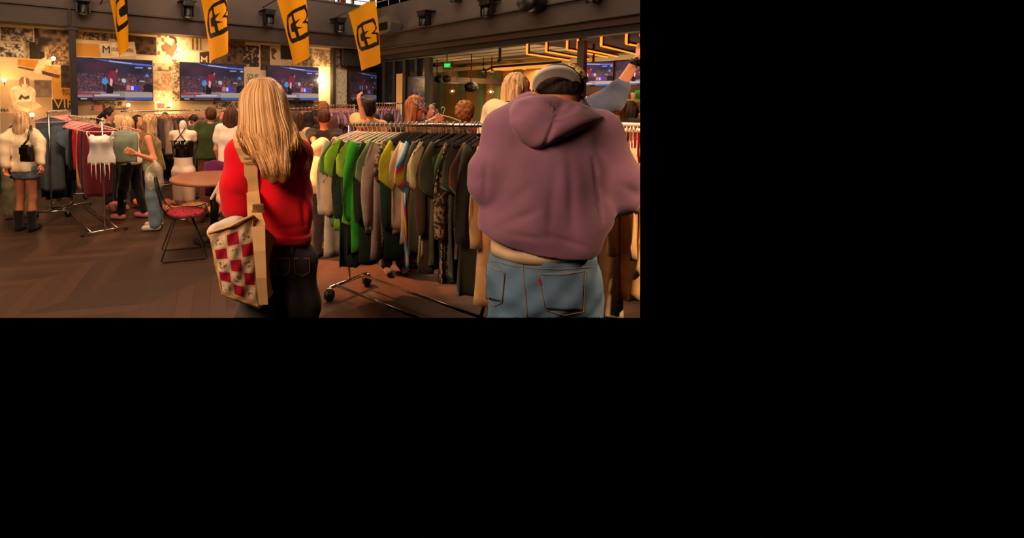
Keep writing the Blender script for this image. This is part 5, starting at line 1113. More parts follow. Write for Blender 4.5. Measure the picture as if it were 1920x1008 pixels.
person('brown-haired person in profile near the right edge of the picture', 1183, 5.6, 184, h=1.62, face=85, top=((60, 40, 34), 1.9, .03, .5), bottom=((40, 32, 32), 2, .02), shoes=((40, 36, 34),), hair=('bob', 'brown', .14), hands=False, skin_c=(230, 140, 100))
person('person in red only partly in view at the right picture edge', 1219, 5.0, 186, h=1.60, face=-20, top=((196, 24, 34), 1.9, .04, .5), bottom=((40, 32, 32), 2, .02), shoes=((40, 36, 34),), hair=('short', 'dark'), hands=False)
# --- legs with trainers seen under the front rack: a shopper standing behind it
person('person standing behind the front rack, grey trainers showing beneath the shirts', 742, 4.28, 236, h=1.3, face=175, top=((60, 60, 50), 1.0, .02, .5), bottom=((50, 46, 40), 1.9, .02), shoes=((64, 58, 56),), hair=('short', 'dark'), hands=False)

# --- white mannequin with a black corset ---------------------------------------
mq = P(343, 240, 6.35); mqz = 0
t = thing('mannequin', 'headless white mannequin torso wearing a shiny black halter corset', 'mannequin', (mq.x, mq.y, 0), 0)
WM_ = mat('mannequin_white', hexc(246, 214, 186), .35, spec=.5)
def mz(y): return P(343, y, 6.35).z
pr = [((0, 0, mz(300)), (0, 0, mz(262)), .095, .125, (1.1, .75, 1), .04), ((0, 0, mz(320)), (0, 0, mz(300)), .135, .10, (1.12, .78, 1), .05), ((-.135, 0, mz(251)), (.135, 0, mz(251)), .05, .05, None, .04), ((0, 0, mz(255)), (0, 0, mz(234)), .05, .042, None, .03), ((0, 0, mz(236)), (0, 0, mz(231)), .046, .042, None, .03),
      ((-.065, 0, mz(322)), (-.075, .01, mz(372)), .105, .075, None, .02), ((.065, 0, mz(322)), (.075, .01, mz(372)), .105, .075, None, .02), ((-.15, 0, mz(252)), (-.165, 0, mz(262)), .045, .03, None, .02), ((.15, 0, mz(252)), (.165, 0, mz(262)), .045, .03, None, .02)]
for sg in (-1, 1): pr.append(((sg*.06, -.075, mz(268)), (sg*.06, -.09, mz(270)), .05, .045, None, .03))
build('torso', sdf_mesh(pr, .013), WM_, t, True, None, False, True)
pr = [((0, 0, mz(304)), (0, 0, mz(268)), .102, .132, (1.12, .78, 1), .04)]+[((sg*.06, -.08, mz(268)), (sg*.06, -.1, mz(270)), .056, .05, None, .03) for sg in (-1, 1)]
def corz(X, Y, Z): return np.maximum(0, 0)*X
co = build('corset', sdf_mesh(pr, .011, clips=[((0, 0, mz(262)), (0, 0, 1)), ((0, 0, mz(308)), (0, 0, -1))]), mat('black_vinyl', hexc(14, 12, 12), .12, 0, coat=1), t, True, None, False, True)
for sg in (-1, 1): build('halter_strap', MB().tube([(sg*.07, -.13, mz(263)), (0, -.12, mz(252)), (-sg*.045, -.06, mz(240)), (-sg*.03, .03, mz(237))], .008, 6), BLK, t, True, None, False)
build('stand_pole', MB().tube([(0, 0, mz(372)), (0, 0, .02)], .016), CHRD, t, True, None, False); build('stand_base', MB().loft([[Vector((r*math.cos(a), r*math.sin(a), z)) for a in [2*math.pi*i/28 for i in range(28)]] for r, z in ((.17, 0), (.17, .012), (.03, .02))]), CHRD, t, True, None, False)

# goods on the floor under the left stall
gl_ = [((215, 385), (200, 120, 110), 'pale'), ((325, 390), (226, 150, 100), 'peach'), ((345, 383), (206, 140, 86), 'tan'), ((372, 392), (236, 170, 120), 'cream'), ((310, 378), (150, 90, 60), 'brown'), ((395, 388), (226, 140, 90), 'orange-lit'), ((262, 376), (220, 120, 90), 'coral')]
for i, ((x, y), c, wd) in enumerate(gl_):
    q = G(x, y+14); pr = []; rnd = random.Random(i)
    for k in range(5): a = Vector((q.x+rnd.uniform(-.13, .13), q.y+rnd.uniform(-.08, .08), rnd.uniform(.03, .09))); pr.append((a, a+Vector((rnd.uniform(-.07, .07), rnd.uniform(-.05, .05), .02)), .05, .045, (1.3, 1, .8), .03))
    world_thing('folded_clothes', sdf_mesh(pr, .014, clips=[((0, 0, .003), (0, 0, -1))], disp=lambda X, Y, Z: .008*np.sin(X*60+Z*30)+.006*np.sin(Y*70)), fabric(*c), wd+' heap of clothes on the floor, '+['left by the rack feet', 'behind the wire chair', 'nearest the mannequin stand', 'just left of the table pedestal', 'beside the striped trainers', 'right of the table pedestal', 'behind the pink shoes'][i], 'clothes')
q = P(366, 368, 6.1); world_thing('tote_basket', MB().loft([[Vector((q.x+r*1.2*math.cos(a), q.y+r*math.sin(a), z)) for a in [2*math.pi*i/24 for i in range(24)]] for r, z in ((.09, .0), (.13, .14), (.14, .24), (.11, .21), (.06, .2))]), mat('straw', hexc(176, 124, 70), .9, 0, .3, 40, .6, 80), 'round straw basket on the floor between the mannequin and table pedestal', 'basket')
q = P(402, 335, 5.9); world_thing('draped_jacket', garment_mesh('top', .45, .16, 9, .08), fabric(90, 24, 70), 'purple jacket draped on the chair behind the round table', 'jacket').location = (q.x, q.y, .95)
# ================================================= THE WOMAN IN THE RED SWEATER
def knit(name, c, v=.12, strength=.35):
    return mat(name, hexc(*c),   .92, 0, v, 7, strength*.5, 220, sheen=.2, spec=.15)
def wp(prims): return prims
def px(x, y, d): return P(x, y, d)
def fgthing(name, label, cat, x, d): q = P(x, 190, d); return thing(name, label, cat, (q.x, q.y, 0))
def bvh_of(mb): return BVHTree.FromPolygons([Vector(v) for v in mb.v], [tuple(int(i) for i in f) for f in mb.f])
def surf_y(xp, yp, bv, d0, d1):      # depth at which the ray through a picture point meets a mesh
    h = bv.ray_cast(Vector((0, 0, HC)), ray(xp, yp).normalized()); return h[0].y if h[0] is not None else d1
def dense(pts, k=8): return [(a[0]+(b[0]-a[0])*i/k, a[1]+(b[1]-a[1])*i/k) for a, b in zip(pts[:-1], pts[1:]) for i in range(k)]+[pts[-1]]
def on_body(pts, prims, d0, d1, lift=.004): return [P(x, y, surf_y(x, y, prims, d0, d1)-lift) for x, y in pts]

FD = 2.30
def rp(r, d): return r*d/F
def cap_(a, b, ra, rb, S=None, k=.03): return (px(*a), px(*b), rp(ra, a[2]), rp(rb, b[2]), S, k)
wm_ = fgthing('person', 'person with very long blonde hair, bright red sweater and dark jeans, from behind', 'person', 520, FD)
# body: one continuous surface from the head down to the legs
body = [cap_((494, 186, 2.30), (494, 196, 2.30), 36, 34, (1, 1, 1.1)), cap_((500, 222, 2.32), (506, 262, 2.3), 19, 22), cap_((455, 285, 2.3), (560, 285, 2.3), 20, 20), cap_((512, 300, 2.3), (530, 440, 2.3), 46, 38, (1.05, .58, 1), .04), cap_((530, 445, 2.3), (533, 480, 2.3), 40, 40, (1.02, .7, 1), .04),
        cap_((448, 288, 2.3), (440, 385, 2.25), 18, 15), cap_((440, 388, 2.25), (414, 372, 2.50), 14, 10), cap_((565, 290, 2.3), (566, 380, 2.42), 16, 14), cap_((566, 380, 2.42), (520, 372, 2.66), 14, 9), cap_((512, 485, 2.3), (496, 560, 2.3), 27, 24), cap_((496, 560, 2.3), (480, 640, 2.26), 24, 22), cap_((558, 485, 2.3), (562, 640, 2.3), 27, 22)]
mb = sdf_mesh(body, .012)
join(mb, sdf_mesh(hand_prims(px(414, 372, 2.50), px(409, 350, 2.58)-px(414, 372, 2.50), Vector((.8, .5, 0)), 1.0, 1.0, -1), .005))
cols = np.tile(np.array(hexc(232, 168, 138)), (len(mb.v), 1)); build('body', mb, SK, wm_, True, cols, True, True)
RED = knit('red_knit', (226, 8, 30), .08)
def fold_red(X, Y, Z):
    return .007*np.sin(X*26-Z*14+1)*np.sin(Z*6+.6)+.005*np.sin(X*40+Z*12)*np.clip((1.25-Z)*3, 0, 1)+.004*np.sin(Z*38+X*9)*np.clip((1.02-Z)*8, 0, 1)
sw = [cap_((505, 306, 2.3), (520, 390, 2.3), 60, 55, (1.05, .66, 1), .05), cap_((520, 390, 2.3), (532, 446, 2.3), 55, 47, (1.05, .72, 1), .05), cap_((452, 284, 2.3), (560, 290, 2.3), 24, 24, None, .05), cap_((500, 268, 2.31), (512, 276, 2.3), 30, 32, (1.3, .8, .8), .04)]
sl_ = [cap_((446, 288, 2.3), (444, 345, 2.26), 25, 30, None, .05), cap_((444, 345, 2.26), (446, 388, 2.24), 31, 28, None, .04), cap_((448, 388, 2.25), (428, 385, 2.44), 25, 15, None, .04)]
sr_ = [cap_((560, 292, 2.3), (563, 352, 2.36), 24, 20, None, .05), cap_((563, 352, 2.36), (563, 385, 2.42), 20, 20, None, .04), cap_((560, 385, 2.43), (525, 374, 2.62), 20, 12, None, .04)]
zhem = px(535, 461, 2.2).z
RCR = [(px(478, 290, 2.15), px(482, 400, 2.15), .014, .016), (px(560, 300, 2.2), px(571, 420, 2.25), .012, .010), (px(490, 436, 2.15), px(572, 428, 2.2), .014, .010), (px(500, 395, 2.12), px(560, 455, 2.15), .012, .008), (px(425, 330, 2.15), px(455, 350, 2.15), .010, .009), (px(424, 362, 2.15), px(458, 372, 2.15), .010, .010), (px(545, 350, 2.15), px(575, 330, 2.2), .014, .008), (px(510, 350, 2.1), px(540, 400, 2.12), .016, .007)]
mb = sdf_mesh(sw+sl_+sr_, .0085, disp=creases(RCR, fold_red), clips=[((0, 0, zhem+.0), (0, 0, -1))], sub=[cap_((497, 240, 2.31), (497, 225, 2.31), 20, 26)])
sw_b = bvh_of(mb); sweater = build('sweater', mb, RED, wm_, True, None, True, True)
hb = MB(); c0_ = px(531, 456, 2.3); rings = []
for i in range(4):
    z = zhem-.004+.045*i/3; rings.append([Vector((c0_.x+.142*math.cos(a)*(1+.02*math.sin(i*1.1)), c0_.y+.108*math.sin(a), z+.006*math.sin(3*a))) for a in [2*math.pi*j/60 for j in range(60)]])
build('hem_band', hb.loft(rings), knit('red_rib', (196, 6, 26), .05, .6), wm_, True)
# jeans
def fold_j(X, Y, Z): return .006*np.sin(Z*30+X*22)*np.sin(X*19+1)+.004*np.sin(X*55+Z*20)
DEN = mat('dark_denim', hexc(62, 56, 56), .85, 0, .22, 12, .15, 260)
jn = [cap_((533, 462, 2.3), (534, 486, 2.3), 46, 50, (1.05, .82, 1), .04), cap_((508, 486, 2.28), (494, 560, 2.28), 38, 40, (1, .9, 1), .03), cap_((494, 560, 2.28), (470, 640, 2.22), 40, 46, (1, .9, 1), .03), cap_((558, 486, 2.3), (560, 560, 2.3), 38, 38, (1, .9, 1), .025), cap_((560, 560, 2.3), (562, 640, 2.3), 38, 40, (1, .9, 1), .03)]
mb = sdf_mesh(jn, .0095, disp=fold_j, clips=[((0, 0, zhem+.035), (0, 0, 1))]); jn_b = bvh_of(mb)
je = build('jeans', mb, DEN, wm_, True, None, True, True)
STI = mat('stitch_tan', hexc(150, 110, 70), .8)
for x0 in (515, 552):
    pts = on_body(dense([(x0, 484), (x0+1, 500), (x0+3, 512), (x0+16, 518), (x0+28, 510), (x0+29, 494), (x0+28, 484)], 4), jn_b, 1.9, 2.4, .003); build('pocket_seam', MB().tube(pts+[pts[0]], .0022, 5), STI, je, True)
build('waist_loop', MB().box(on_body([(548, 470)], jn_b, 1.9, 2.4)[0], (.012, .006, .05)), DEN, je)
# hair: a body of hair and many separate locks laid over it
hrp = [cap_((493, 184, 2.29), (495, 196, 2.27), 39, 41, (1, 1, 1.05), .04), cap_((495, 205, 2.25), (498, 250, 2.20), 42, 40, (1.05, .7, 1), .05), cap_((498, 250, 2.19), (520, 322, 2.12), 38, 24, (1.25, .4, 1), .05), cap_((525, 215, 2.27), (548, 270, 2.2), 18, 16, None, .04), cap_((468, 210, 2.27), (462, 252, 2.22), 15, 12, None, .04)]
HRM = hairmat('hair_long_blonde', (160, 98, 48), (252, 206, 142), (90, 90, 1.6))
mb = sdf_mesh(hrp, .009, disp=lambda X, Y, Z: .0025*np.sin(X*120+np.sin(Z*8)*2))
rnd = random.Random(3)
def crs(ctrl, seg=4):
    pts = []
    for s in range(len(ctrl)-1):
        p0 = ctrl[max(0, s-1)]; p1 = ctrl[s]; p2 = ctrl[s+1]; p3 = ctrl[min(len(ctrl)-1, s+2)]
        for k in range(seg):
            t_ = k/seg; pts.append(.5*((2*p1)+(-p0+p2)*t_+(2*p0-5*p1+4*p2-p3)*t_*t_+(-p0+3*p1-3*p2+p3)*t_**3))
    return pts+[ctrl[-1]]
hb_ = bvh_of(mb); LR = {}
def hit(x, y): return hb_.ray_cast(Vector((0, 0, HC)), ray(x, y).normalized())[0]
for y_ in range(146, 336, 4):
    xs = [x for x in np.arange(430, 600, 1.0) if hit(x, y_) is not None]
    if xs: LR[y_] = (min(xs), max(xs))
yk = sorted(LR)
def ext(y): return float(np.interp(y, yk, [LR[k][0] for k in yk])), float(np.interp(y, yk, [LR[k][1] for k in yk]))
def hl(x, y, l):
    h = hit(x, y); return P(x, y, (h.y if h is not None else 2.24)-l)
NL = 820; lockc = []; base_n = len(mb.v)
for i in range(NL):
    u = (i+rnd.random())/NL; s1 = math.sin((u-.5)*math.pi)*.5+.5          # across the back of the head, denser at the sides
    l = rnd.uniform(.000, .008)
    if u < .17: xb, yb = 449+rnd.uniform(-4, 24), 262+rnd.uniform(-14, 30)
    elif u > .86: xb, yb = 566+rnd.uniform(-16, 18), 302+rnd.uniform(-12, 30)
    else: xb, yb = 488+(u-.17)/.69*66+rnd.uniform(-6, 6), 320+rnd.uniform(-24, 14)
    ctrl = [P(490+(s1-.5)*16, 145.6, 2.31), hl(490.5+(s1-.5)*26, 147.4, l*.6+.001)]
    for y_ in (150, 155, 162, 172, 184, 198, 214, 230, 246):
        if y_ > yb-8: break
        xl, xr = ext(y_); ctrl.append(hl(xl+.8+(xr-xl-1.6)*(s1*.985+.0075), y_, l))
    x0_ = xl+(xr-xl)*s1; y0_ = y_; n3 = max(2, int((yb-y0_)/14))
    for k in range(1, n3+1):
        f_ = k/n3; q = hl(x0_*(1-f_)+xb*f_, y0_*(1-f_)+yb*f_, l); q.y = min(q.y, 2.24); ctrl.append(q)
    pts = crs(ctrl, 2); n_ = len(pts); r0 = rnd.uniform(.0014, .0032)
    mb.tube(pts, [r0*(.8+.5*math.sin(min(1, (j+1)/n_)*math.pi))*(1 if j < n_-5 else (n_-j)/6+.03) for j in range(n_)], 5)
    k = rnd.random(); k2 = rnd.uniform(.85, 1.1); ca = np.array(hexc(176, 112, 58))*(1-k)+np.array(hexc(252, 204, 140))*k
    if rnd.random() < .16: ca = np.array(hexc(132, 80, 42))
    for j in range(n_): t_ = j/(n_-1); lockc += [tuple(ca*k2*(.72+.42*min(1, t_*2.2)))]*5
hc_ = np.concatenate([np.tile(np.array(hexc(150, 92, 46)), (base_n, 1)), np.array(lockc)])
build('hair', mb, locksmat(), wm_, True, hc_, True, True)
# canvas shoulder strap and tote bag (carried: their own thing)
CAN = mat('canvas_tan', hexc(220, 172, 112), .85, 0, .1, 12, .12, 260); CAND = mat('canvas_edge', hexc(150, 108, 66), .85)
tb = thing('tote_bag', 'large tan canvas tote bag with red and cream checkerboard print', 'bag', P(455, 500, 2.0))
def ribbon(cl, wds, m, name, parent, th=.004):
    mb = MB(); rings = []
    for i, (p, w_) in enumerate(zip(cl, wds)):
        t_ = (cl[min(i+1, len(cl)-1)]-cl[max(i-1, 0)]).normalized(); sd = Vector((1, 0, 0)); sd = (sd-t_*sd.dot(t_)).normalized(); nn_ = t_.cross(sd)
        rings.append([p+sd*w_/2+nn_*th, p+sd*w_/2-nn_*th, p-sd*w_/2-nn_*th, p-sd*w_/2+nn_*th])
    return build(name, mb.loft(rings), m, parent)
sd_ = lambda x, y: surf_y(x, y, sw_b, 1.95, 2.4)-.012
ribbon([P(466, 252, 2.42), P(466, 251, 2.36), P(466, 254, 2.28), P(467, 262, 2.22), P(468, 275, min(2.19, sd_(468, 275))), P(469, 290, sd_(469, 290)), P(470, 303, sd_(470, 303))], [.13, .14, .15, .15, .135, .11, .085], CAN, 'shoulder_pad', tb, .006)
ribbon([P(470, 300, sd_(470, 300)), P(471, 330, sd_(471, 330)), P(474, 360, sd_(474, 360)), P(476, 385, 2.06), P(478, 405, 2.02), P(480, 425, 2.0)], [.066, .062, .06, .06, .064, .085], CAN, 'strap', tb, .004)
for y in (296, 305): build('strap_stitch', MB().tube([P(456, y, sd_(470, y)-.012), P(484, y, sd_(470, y)-.012)], .0022, 5), CAND, tb, True)
bk_ = build('strap_buckle', MB().box(P(484, 388, 2.03), (.05, .012, .03), None, .004).box(P(484, 396, 2.03), (.055, .008, .008)), mat('brass_buckle', hexc(214, 170, 120), .3, .8), tb)
def tote_front(u, v):
    C = np.zeros(u.shape+(3,)); C[:] = np.array((222, 176, 118))/255
    # printed field: 4 columns x 6 rows checkerboard inside a margin
    uu = (u-.04)/.93; vv_ = (v-.10)/.84; m = (uu > 0) & (uu < 1) & (vv_ > 0) & (vv_ < 1)
    ci = np.floor(uu*3.0); ri = np.floor(vv_*5.0); fx = uu*3-ci; fy = vv_*5-ri
    cream = np.array((232, 206, 162))/255; red = np.array((176, 18, 44))/255; pink = np.array((226, 150, 130))/255
    C[m] = cream; edge = m & ((fx < .07) | (fx > .93) | (fy < .07) | (fy > .93)); C[edge] = pink*.5+cream*.5
    rd = m & ~edge & ((ci+ri) % 2 == 1); C[rd] = red
    dr = m & ~edge & ((ci+ri) % 2 == 0); n = vnoise(u*34, v*52, 3); q = dr & (abs(fx-.5) < .3) & (abs(fy-.5) < .28) & (n > .62); C[q] = (.62, .36, .24)
    C[(abs(v-.07) < .004)] = (.5, .34, .2); C[(abs(v-.018) < .006)] = (.6, .44, .28); return C
TL, TR_, BR_, BL_ = P(391, 436, 1.93), P(474, 404, 1.98), P(484, 575, 1.99), P(415, 552, 1.93)
qf = quadpos(TL, TR_, BR_, BL_); nb_ = np.array((TR_-TL).cross(BL_-TL).normalized()); nb_ = nb_ if nb_[1] < 0 else -nb_
mb, cc = canvas(lambda u, v: qf(u, v)+((.022*np.sin(u*math.pi)*np.sin(v*math.pi*.9+.2)+.004*np.sin(u*17+v*9)*np.sin(v*13)))[..., None]*nb_, 110, 170, tote_front)
build('printed_front', mb, attrmat('printed_canvas', .85, noise=.15), tb, True, cc)
ribbon([P(484, 424, 1.965), P(487, 470, 1.945), P(490, 520, 1.945), P(494, 570, 1.975)], [.06, .05, .045, .04], CAN, 'strap_band', tb, .004)
# remaining faces of the bag
S1, S2, S3, S4, S5 = P(484, 414, 2.02), P(516, 446, 2.12), P(503, 500, 2.12), P(513, 549, 2.12), P(484, 580, 2.01)
BK = [P(470, 412, 2.17), P(400, 438, 2.12), P(424, 556, 2.12)]
mb = MB(); mb.v = [tuple(p) for p in (TL, TR_, BR_, BL_, S1, S2, S3, S4, S5, BK[0], BK[1], BK[2])]
mb.f = [(1, 4, 8, 2), (4, 5, 6), (4, 6, 8), (6, 7, 8), (5, 9, 6), (9, 7, 6), (9, 10, 11, 7), (10, 0, 3, 11), (3, 2, 8), (3, 8, 7, 11)]
bmq = bmesh.new(); vs_ = [bmq.verts.new(v) for v in mb.v]; [bmq.faces.new([vs_[i] for i in f]) for f in mb.f]; bmesh.ops.triangulate(bmq, faces=bmq.faces[:]); bmesh.ops.subdivide_edges(bmq, edges=bmq.edges[:], cuts=7, use_grid_fill=True)
bmq.verts.index_update(); mb2 = MB(); mb2.v = [(v.co.x+.003*math.sin(v.co.z*40), v.co.y, v.co.z) for v in bmq.verts]; mb2.f = [[v.index for v in f.verts] for f in bmq.faces]; bmq.free()
sd2 = build('side_panel', mb2, CAN, tb)
sm = sd2.modifiers.new('s', 'SOLIDIFY'); sm.thickness = .004
build('top_hem', MB().tube([TL, P(432, 424, 1.94), P(455, 412, 1.955), TR_, S1], .006, 8), CAN, tb, True)
# pale sweatshirt stuffed in the bag
pr = [cap_((400, 432, 1.98), (440, 420, 2.02), 11, 13, None, .03), cap_((425, 418, 2.03), (452, 416, 2.06), 10, 10, None, .03), cap_((404, 440, 2.0), (440, 440, 2.04), 12, 14, None, .03)]
world_thing('folded_sweatshirt', sdf_mesh(pr, .008, disp=lambda X, Y, Z: .004*np.sin(X*70+Z*40)*np.sin(Z*60)), fabric(226, 206, 184), 'pale crumpled sweatshirt stuffed into the top of the checkered tote bag', 'clothes')
world_thing('phone', MB().box(P(408, 352, 2.62), (.016, .07, .14), Matrix.Rotation(.5, 3, 'Y'), .006), mat('phone_case', hexc(236, 206, 190), .4), 'pale phone held in the hand in front of the red sweater', 'phone', False)

# ================================================= THE MAN IN THE MAUVE HOODIE
MD = 2.12
mn = fgthing('person', 'person in a mauve hooded sweatshirt, backwards cap and blue jeans, from behind', 'person', 1018, MD)
body = [cap_((1045, 162, 2.12), (1046, 168, 2.12), 36, 38, (1, 1, 1.0), .03), cap_((1046, 185, 2.12), (1046, 215, 2.12), 30, 36, (1, .9, 1), .03), cap_((950, 245, 2.14), (1120, 245, 2.14), 30, 30, None, .04), cap_((1020, 270, 2.14), (1020, 450, 2.12), 76, 76, (1, .52, 1), .05), cap_((945, 250, 2.14), (915, 345, 2.12), 24, 20), cap_((915, 345, 2.12), (930, 372, 2.42), 20, 13), cap_((1125, 250, 2.14), (1160, 370, 2.12), 26, 22), cap_((1160, 370, 2.12), (1110, 400, 2.42), 22, 13), cap_((978, 500, 2.12), (968, 640, 2.12), 38, 30), cap_((1064, 500, 2.12), (1070, 640, 2.12), 38, 30),
        cap_((1002, 176, 2.11), (1003, 187, 2.12), 6, 5, None, .01), cap_((1089, 184, 2.11), (1088, 194, 2.12), 6, 5, None, .01)]
mb = sdf_mesh(body, .011)
join(mb, sdf_mesh(hand_prims(px(930, 372, 2.42), Vector((.6, .7, .1)), Vector((0, 0, -1)), 1.05, .8, -1), .0055)); join(mb, sdf_mesh(hand_prims(px(1110, 400, 2.42), Vector((-.6, .7, .1)), Vector((0, 0, -1)), 1.05, .8, 1), .0055))
cols = np.tile(np.array(hexc(222, 142, 100)), (len(mb.v), 1)); build('body', mb, SK, mn, True, cols, True, True)
MAU = knit('mauve_fleece', (142, 98, 120), .06, .18)
def folds_m(X, Y, Z):
    zz = Z-1.0
    return .010*np.exp(-((X-.9+zz*.9)/.035)**2)*np.clip((1.28-Z)*3, 0, 1)*0+.008*np.sin(X*17-Z*15)*np.clip((1.35-Z)*2.5, 0, 1)+.006*np.sin(X*9+Z*26+.8)*np.clip((1.12-Z)*5, 0, 1)+.004*np.sin(X*33+Z*11)
hd = [cap_((1018, 262, 2.14), (1018, 350, 2.12), 92, 104, (1.04, .62, 1), .06), cap_((1016, 350, 2.12), (1022, 425, 2.10), 104, 108, (1.04, .64, 1), .06), cap_((1022, 425, 2.10), (1030, 462, 2.10), 106, 92, (1.06, .64, .8), .05), cap_((952, 240, 2.15), (1118, 242, 2.15), 34, 34, None, .07), cap_((1046, 205, 2.14), (1046, 230, 2.14), 44, 62, (1.1, .8, 1), .05)]
la_ = [cap_((944, 250, 2.14), (918, 315, 2.12), 33, 33, None, .05), cap_((918, 315, 2.12), (914, 348, 2.11), 33, 30, None, .04), cap_((914, 350, 2.12), (930, 366, 2.36), 29, 18, None, .04)]
ra_ = [cap_((1122, 252, 2.14), (1152, 335, 2.12), 37, 40, None, .05), cap_((1152, 335, 2.12), (1162, 370, 2.11), 41, 35, None, .04), cap_((1158, 372, 2.12), (1122, 394, 2.36), 32, 19, None, .04)]
HEM = [(880, 436), (905, 441), (930, 460), (960, 473), (1000, 483), (1050, 488), (1100, 489), (1128, 478), (1142, 452), (1160, 440)]
hx_ = [P(a, b, 1.97).x for a, b in HEM]; hz_ = [P(a, b, 1.97).z for a, b in HEM]
def hemz_(X): return np.interp(X, hx_, hz_)
MCR = [(px(905, 452, 1.95), px(1005, 398, 1.93), .016, .016), (px(925, 428, 1.95), px(1000, 350, 1.93), .020, .010), (px(1118, 300, 1.98), px(1127, 410, 1.98), .012, .018), (px(1078, 290, 1.93), px(1074, 440, 1.93), .022, .010), (px(1050, 300, 1.93), px(1030, 440, 1.93), .02, .006), (px(915, 300, 2.02), px(912, 375, 2.02), .010, .016), (px(940, 440, 1.94), px(1030, 452, 1.92), .014, .009), (px(1150, 380, 1.98), px(1128, 340, 1.98), .014, .012), (px(1140, 290, 2.0), px(1120, 262, 2.0), .016, .009), (px(935, 262, 2.0), px(920, 290, 2.02), .014, .008), (px(890, 345, 2.02), px(905, 335, 2.02), .01, .01), (px(1165, 345, 2.02), px(1192, 365, 2.05), .02, .005), (px(1100, 462, 1.95), px(1020, 440, 1.92), .014, .008)]
mb = sdf_mesh(hd+la_+ra_, .0085, disp=creases(MCR, folds_m), cutf=lambda X, Y, Z: hemz_(X)+.012-Z, sub=[cap_((1046, 196, 2.10), (1046, 170, 2.10), 34, 44)])
hd_b = bvh_of(mb); hoodie = build('hooded_sweatshirt', mb, MAU, mn, True, None, True, True)
def folds_s(X, Y, Z): return .006*np.sin(Z*34+X*20)+.005*np.sin(X*30-Z*22)
# hood lying on the back: a soft triangular bag with a rolled edge
HPL = [(969, 190), (985, 183), (1003, 179), (1027, 178), (1050, 181), (1086, 192), (1110, 203), (1129, 216), (1128, 224), (1098, 240), (1070, 254), (1050, 262), (1030, 271), (1015, 277), (1000, 278), (988, 273), (974, 262), (962, 244), (955, 228), (958, 208)]
def smooth_loop(pl, m):
    out = []
    n = len(pl)
    for k in range(m):
        t = k/m*n; i = int(t); f = t-i; p0, p1, p2, p3 = [pl[(i+q) % n] for q in (-1, 0, 1, 2)]
        out.append([.5*(2*p1[c]+(-p0[c]+p2[c])*f+(2*p0[c]-5*p1[c]+4*p2[c]-p3[c])*f*f+(-p0[c]+3*p1[c]-3*p2[c]+p3[c])*f**3) for c in (0, 1)])
    return out
def puff(poly, cen, prims, T, dmin, m=96, extra=None):
    lp_ = smooth_loop(poly, m); rings = []
    for r in (.01, .15, .3, .45, .6, .72, .82, .9, .95, .985, 1.0):
        ring = []
        for (x, y) in lp_:
            xx2 = cen[0]+(x-cen[0])*r; yy2 = cen[1]+(y-cen[1])*r; s_ = min(dmin, surf_y(xx2, yy2, prims, 1.75, 2.3)); e = extra(xx2, yy2) if extra else 0
            ring.append(P(xx2, yy2, s_-T*(1-r**5)**.5+e))
        rings.append(ring)
    rings.append([p+Vector((0, .03, 0)) for p in rings[-1]])
    return MB().loft(rings)
def hood_fold(x, y):
    e = .010*math.exp(-((x-1052+(y-200)*.42)/5.0)**2)*(1 if y > 190 else .3); e += .012*math.exp(-((y-(197+(x-1000)*.06))/6)**2)*.6; e += .006*math.sin(x*.07+y*.05); return e
mb = puff(HPL, (1035, 225), hd_b, .062, 2.06, extra=hood_fold); ho_b = bvh_of(mb); build('hood', mb, MAU, hoodie, True)
rp_ = lambda pts, lift: [P(x, y, surf_y(x, y, ho_b, 1.7, 2.3)-.001) for x, y in dense(pts, 4)]
pass
# waistband and the undershirt below it follow the slanting hem
c0_ = P(1024, 470, 2.11); rings = []
for i in range(6):
    v = i/5; ring = []
    for j in range(100):
        a = 2*math.pi*j/100; rx = .262-.012*abs(v-.5)-.02*(1-v); X_ = c0_.x+rx*math.cos(a); ring.append(Vector((X_, c0_.y+(.158-.012*abs(v-.5)-.012*(1-v))*math.sin(a), float(hemz_(X_))+.058*v-.004+.003*math.sin(9*a))))
    rings.append(ring)
build('waistband', MB().loft(rings), knit('mauve_rib', (136, 90, 108), .05, .5), hoodie, True)
rings = []
for i in range(5):
    v = i/4; ring = []
    for j in range(70):
        a = 2*math.pi*j/70; X_ = c0_.x-.012+.238*math.cos(a); ring.append(Vector((X_, c0_.y+.150*math.sin(a), P(1000, 497, 1.97).z-.002*math.sin(5*a)+.12*v+max(0, X_-c0_.x+.06)*.22*(1-v))))
    rings.append(ring)
build('undershirt', MB().loft(rings), fabric(226, 190, 150), mn, True)
# jeans
BJ = mat('blue_denim', hexc(92, 122, 150), .85, 0, .28, 8, .14, 260)
bj = [cap_((1018, 496, 2.12), (1018, 530, 2.12), 94, 98, (1.05, .74, .8), .05), cap_((972, 525, 2.11), (968, 640, 2.11), 54, 56, (1, .9, 1), .03), cap_((1068, 525, 2.11), (1072, 640, 2.11), 54, 56, (1, .9, 1), .03)]
mb = sdf_mesh(bj, .0088, disp=lambda X, Y, Z: .005*np.sin(X*24+Z*30)*np.sin(Z*14+X*5)+.003*np.sin(X*50-Z*42), clips=[((0, 0, P(1018, 488, 1.98).z), (0, 0, 1))]); bj_b = bvh_of(mb); jm = build('jeans', mb, BJ, mn, True, None, True, True)
def patch(corners, n=12):
    tl, tr, br, bl = corners; g = []
    for j in range(n+1):
        for i in range(n+1):
            u, v = i/n, j/n; x = (tl[0]*(1-u)+tr[0]*u)*(1-v)+(bl[0]*(1-u)+br[0]*u)*v; y = (tl[1]*(1-u)+tr[1]*u)*(1-v)+(bl[1]*(1-u)+br[1]*u)*v; g.append((x, y))
    return g
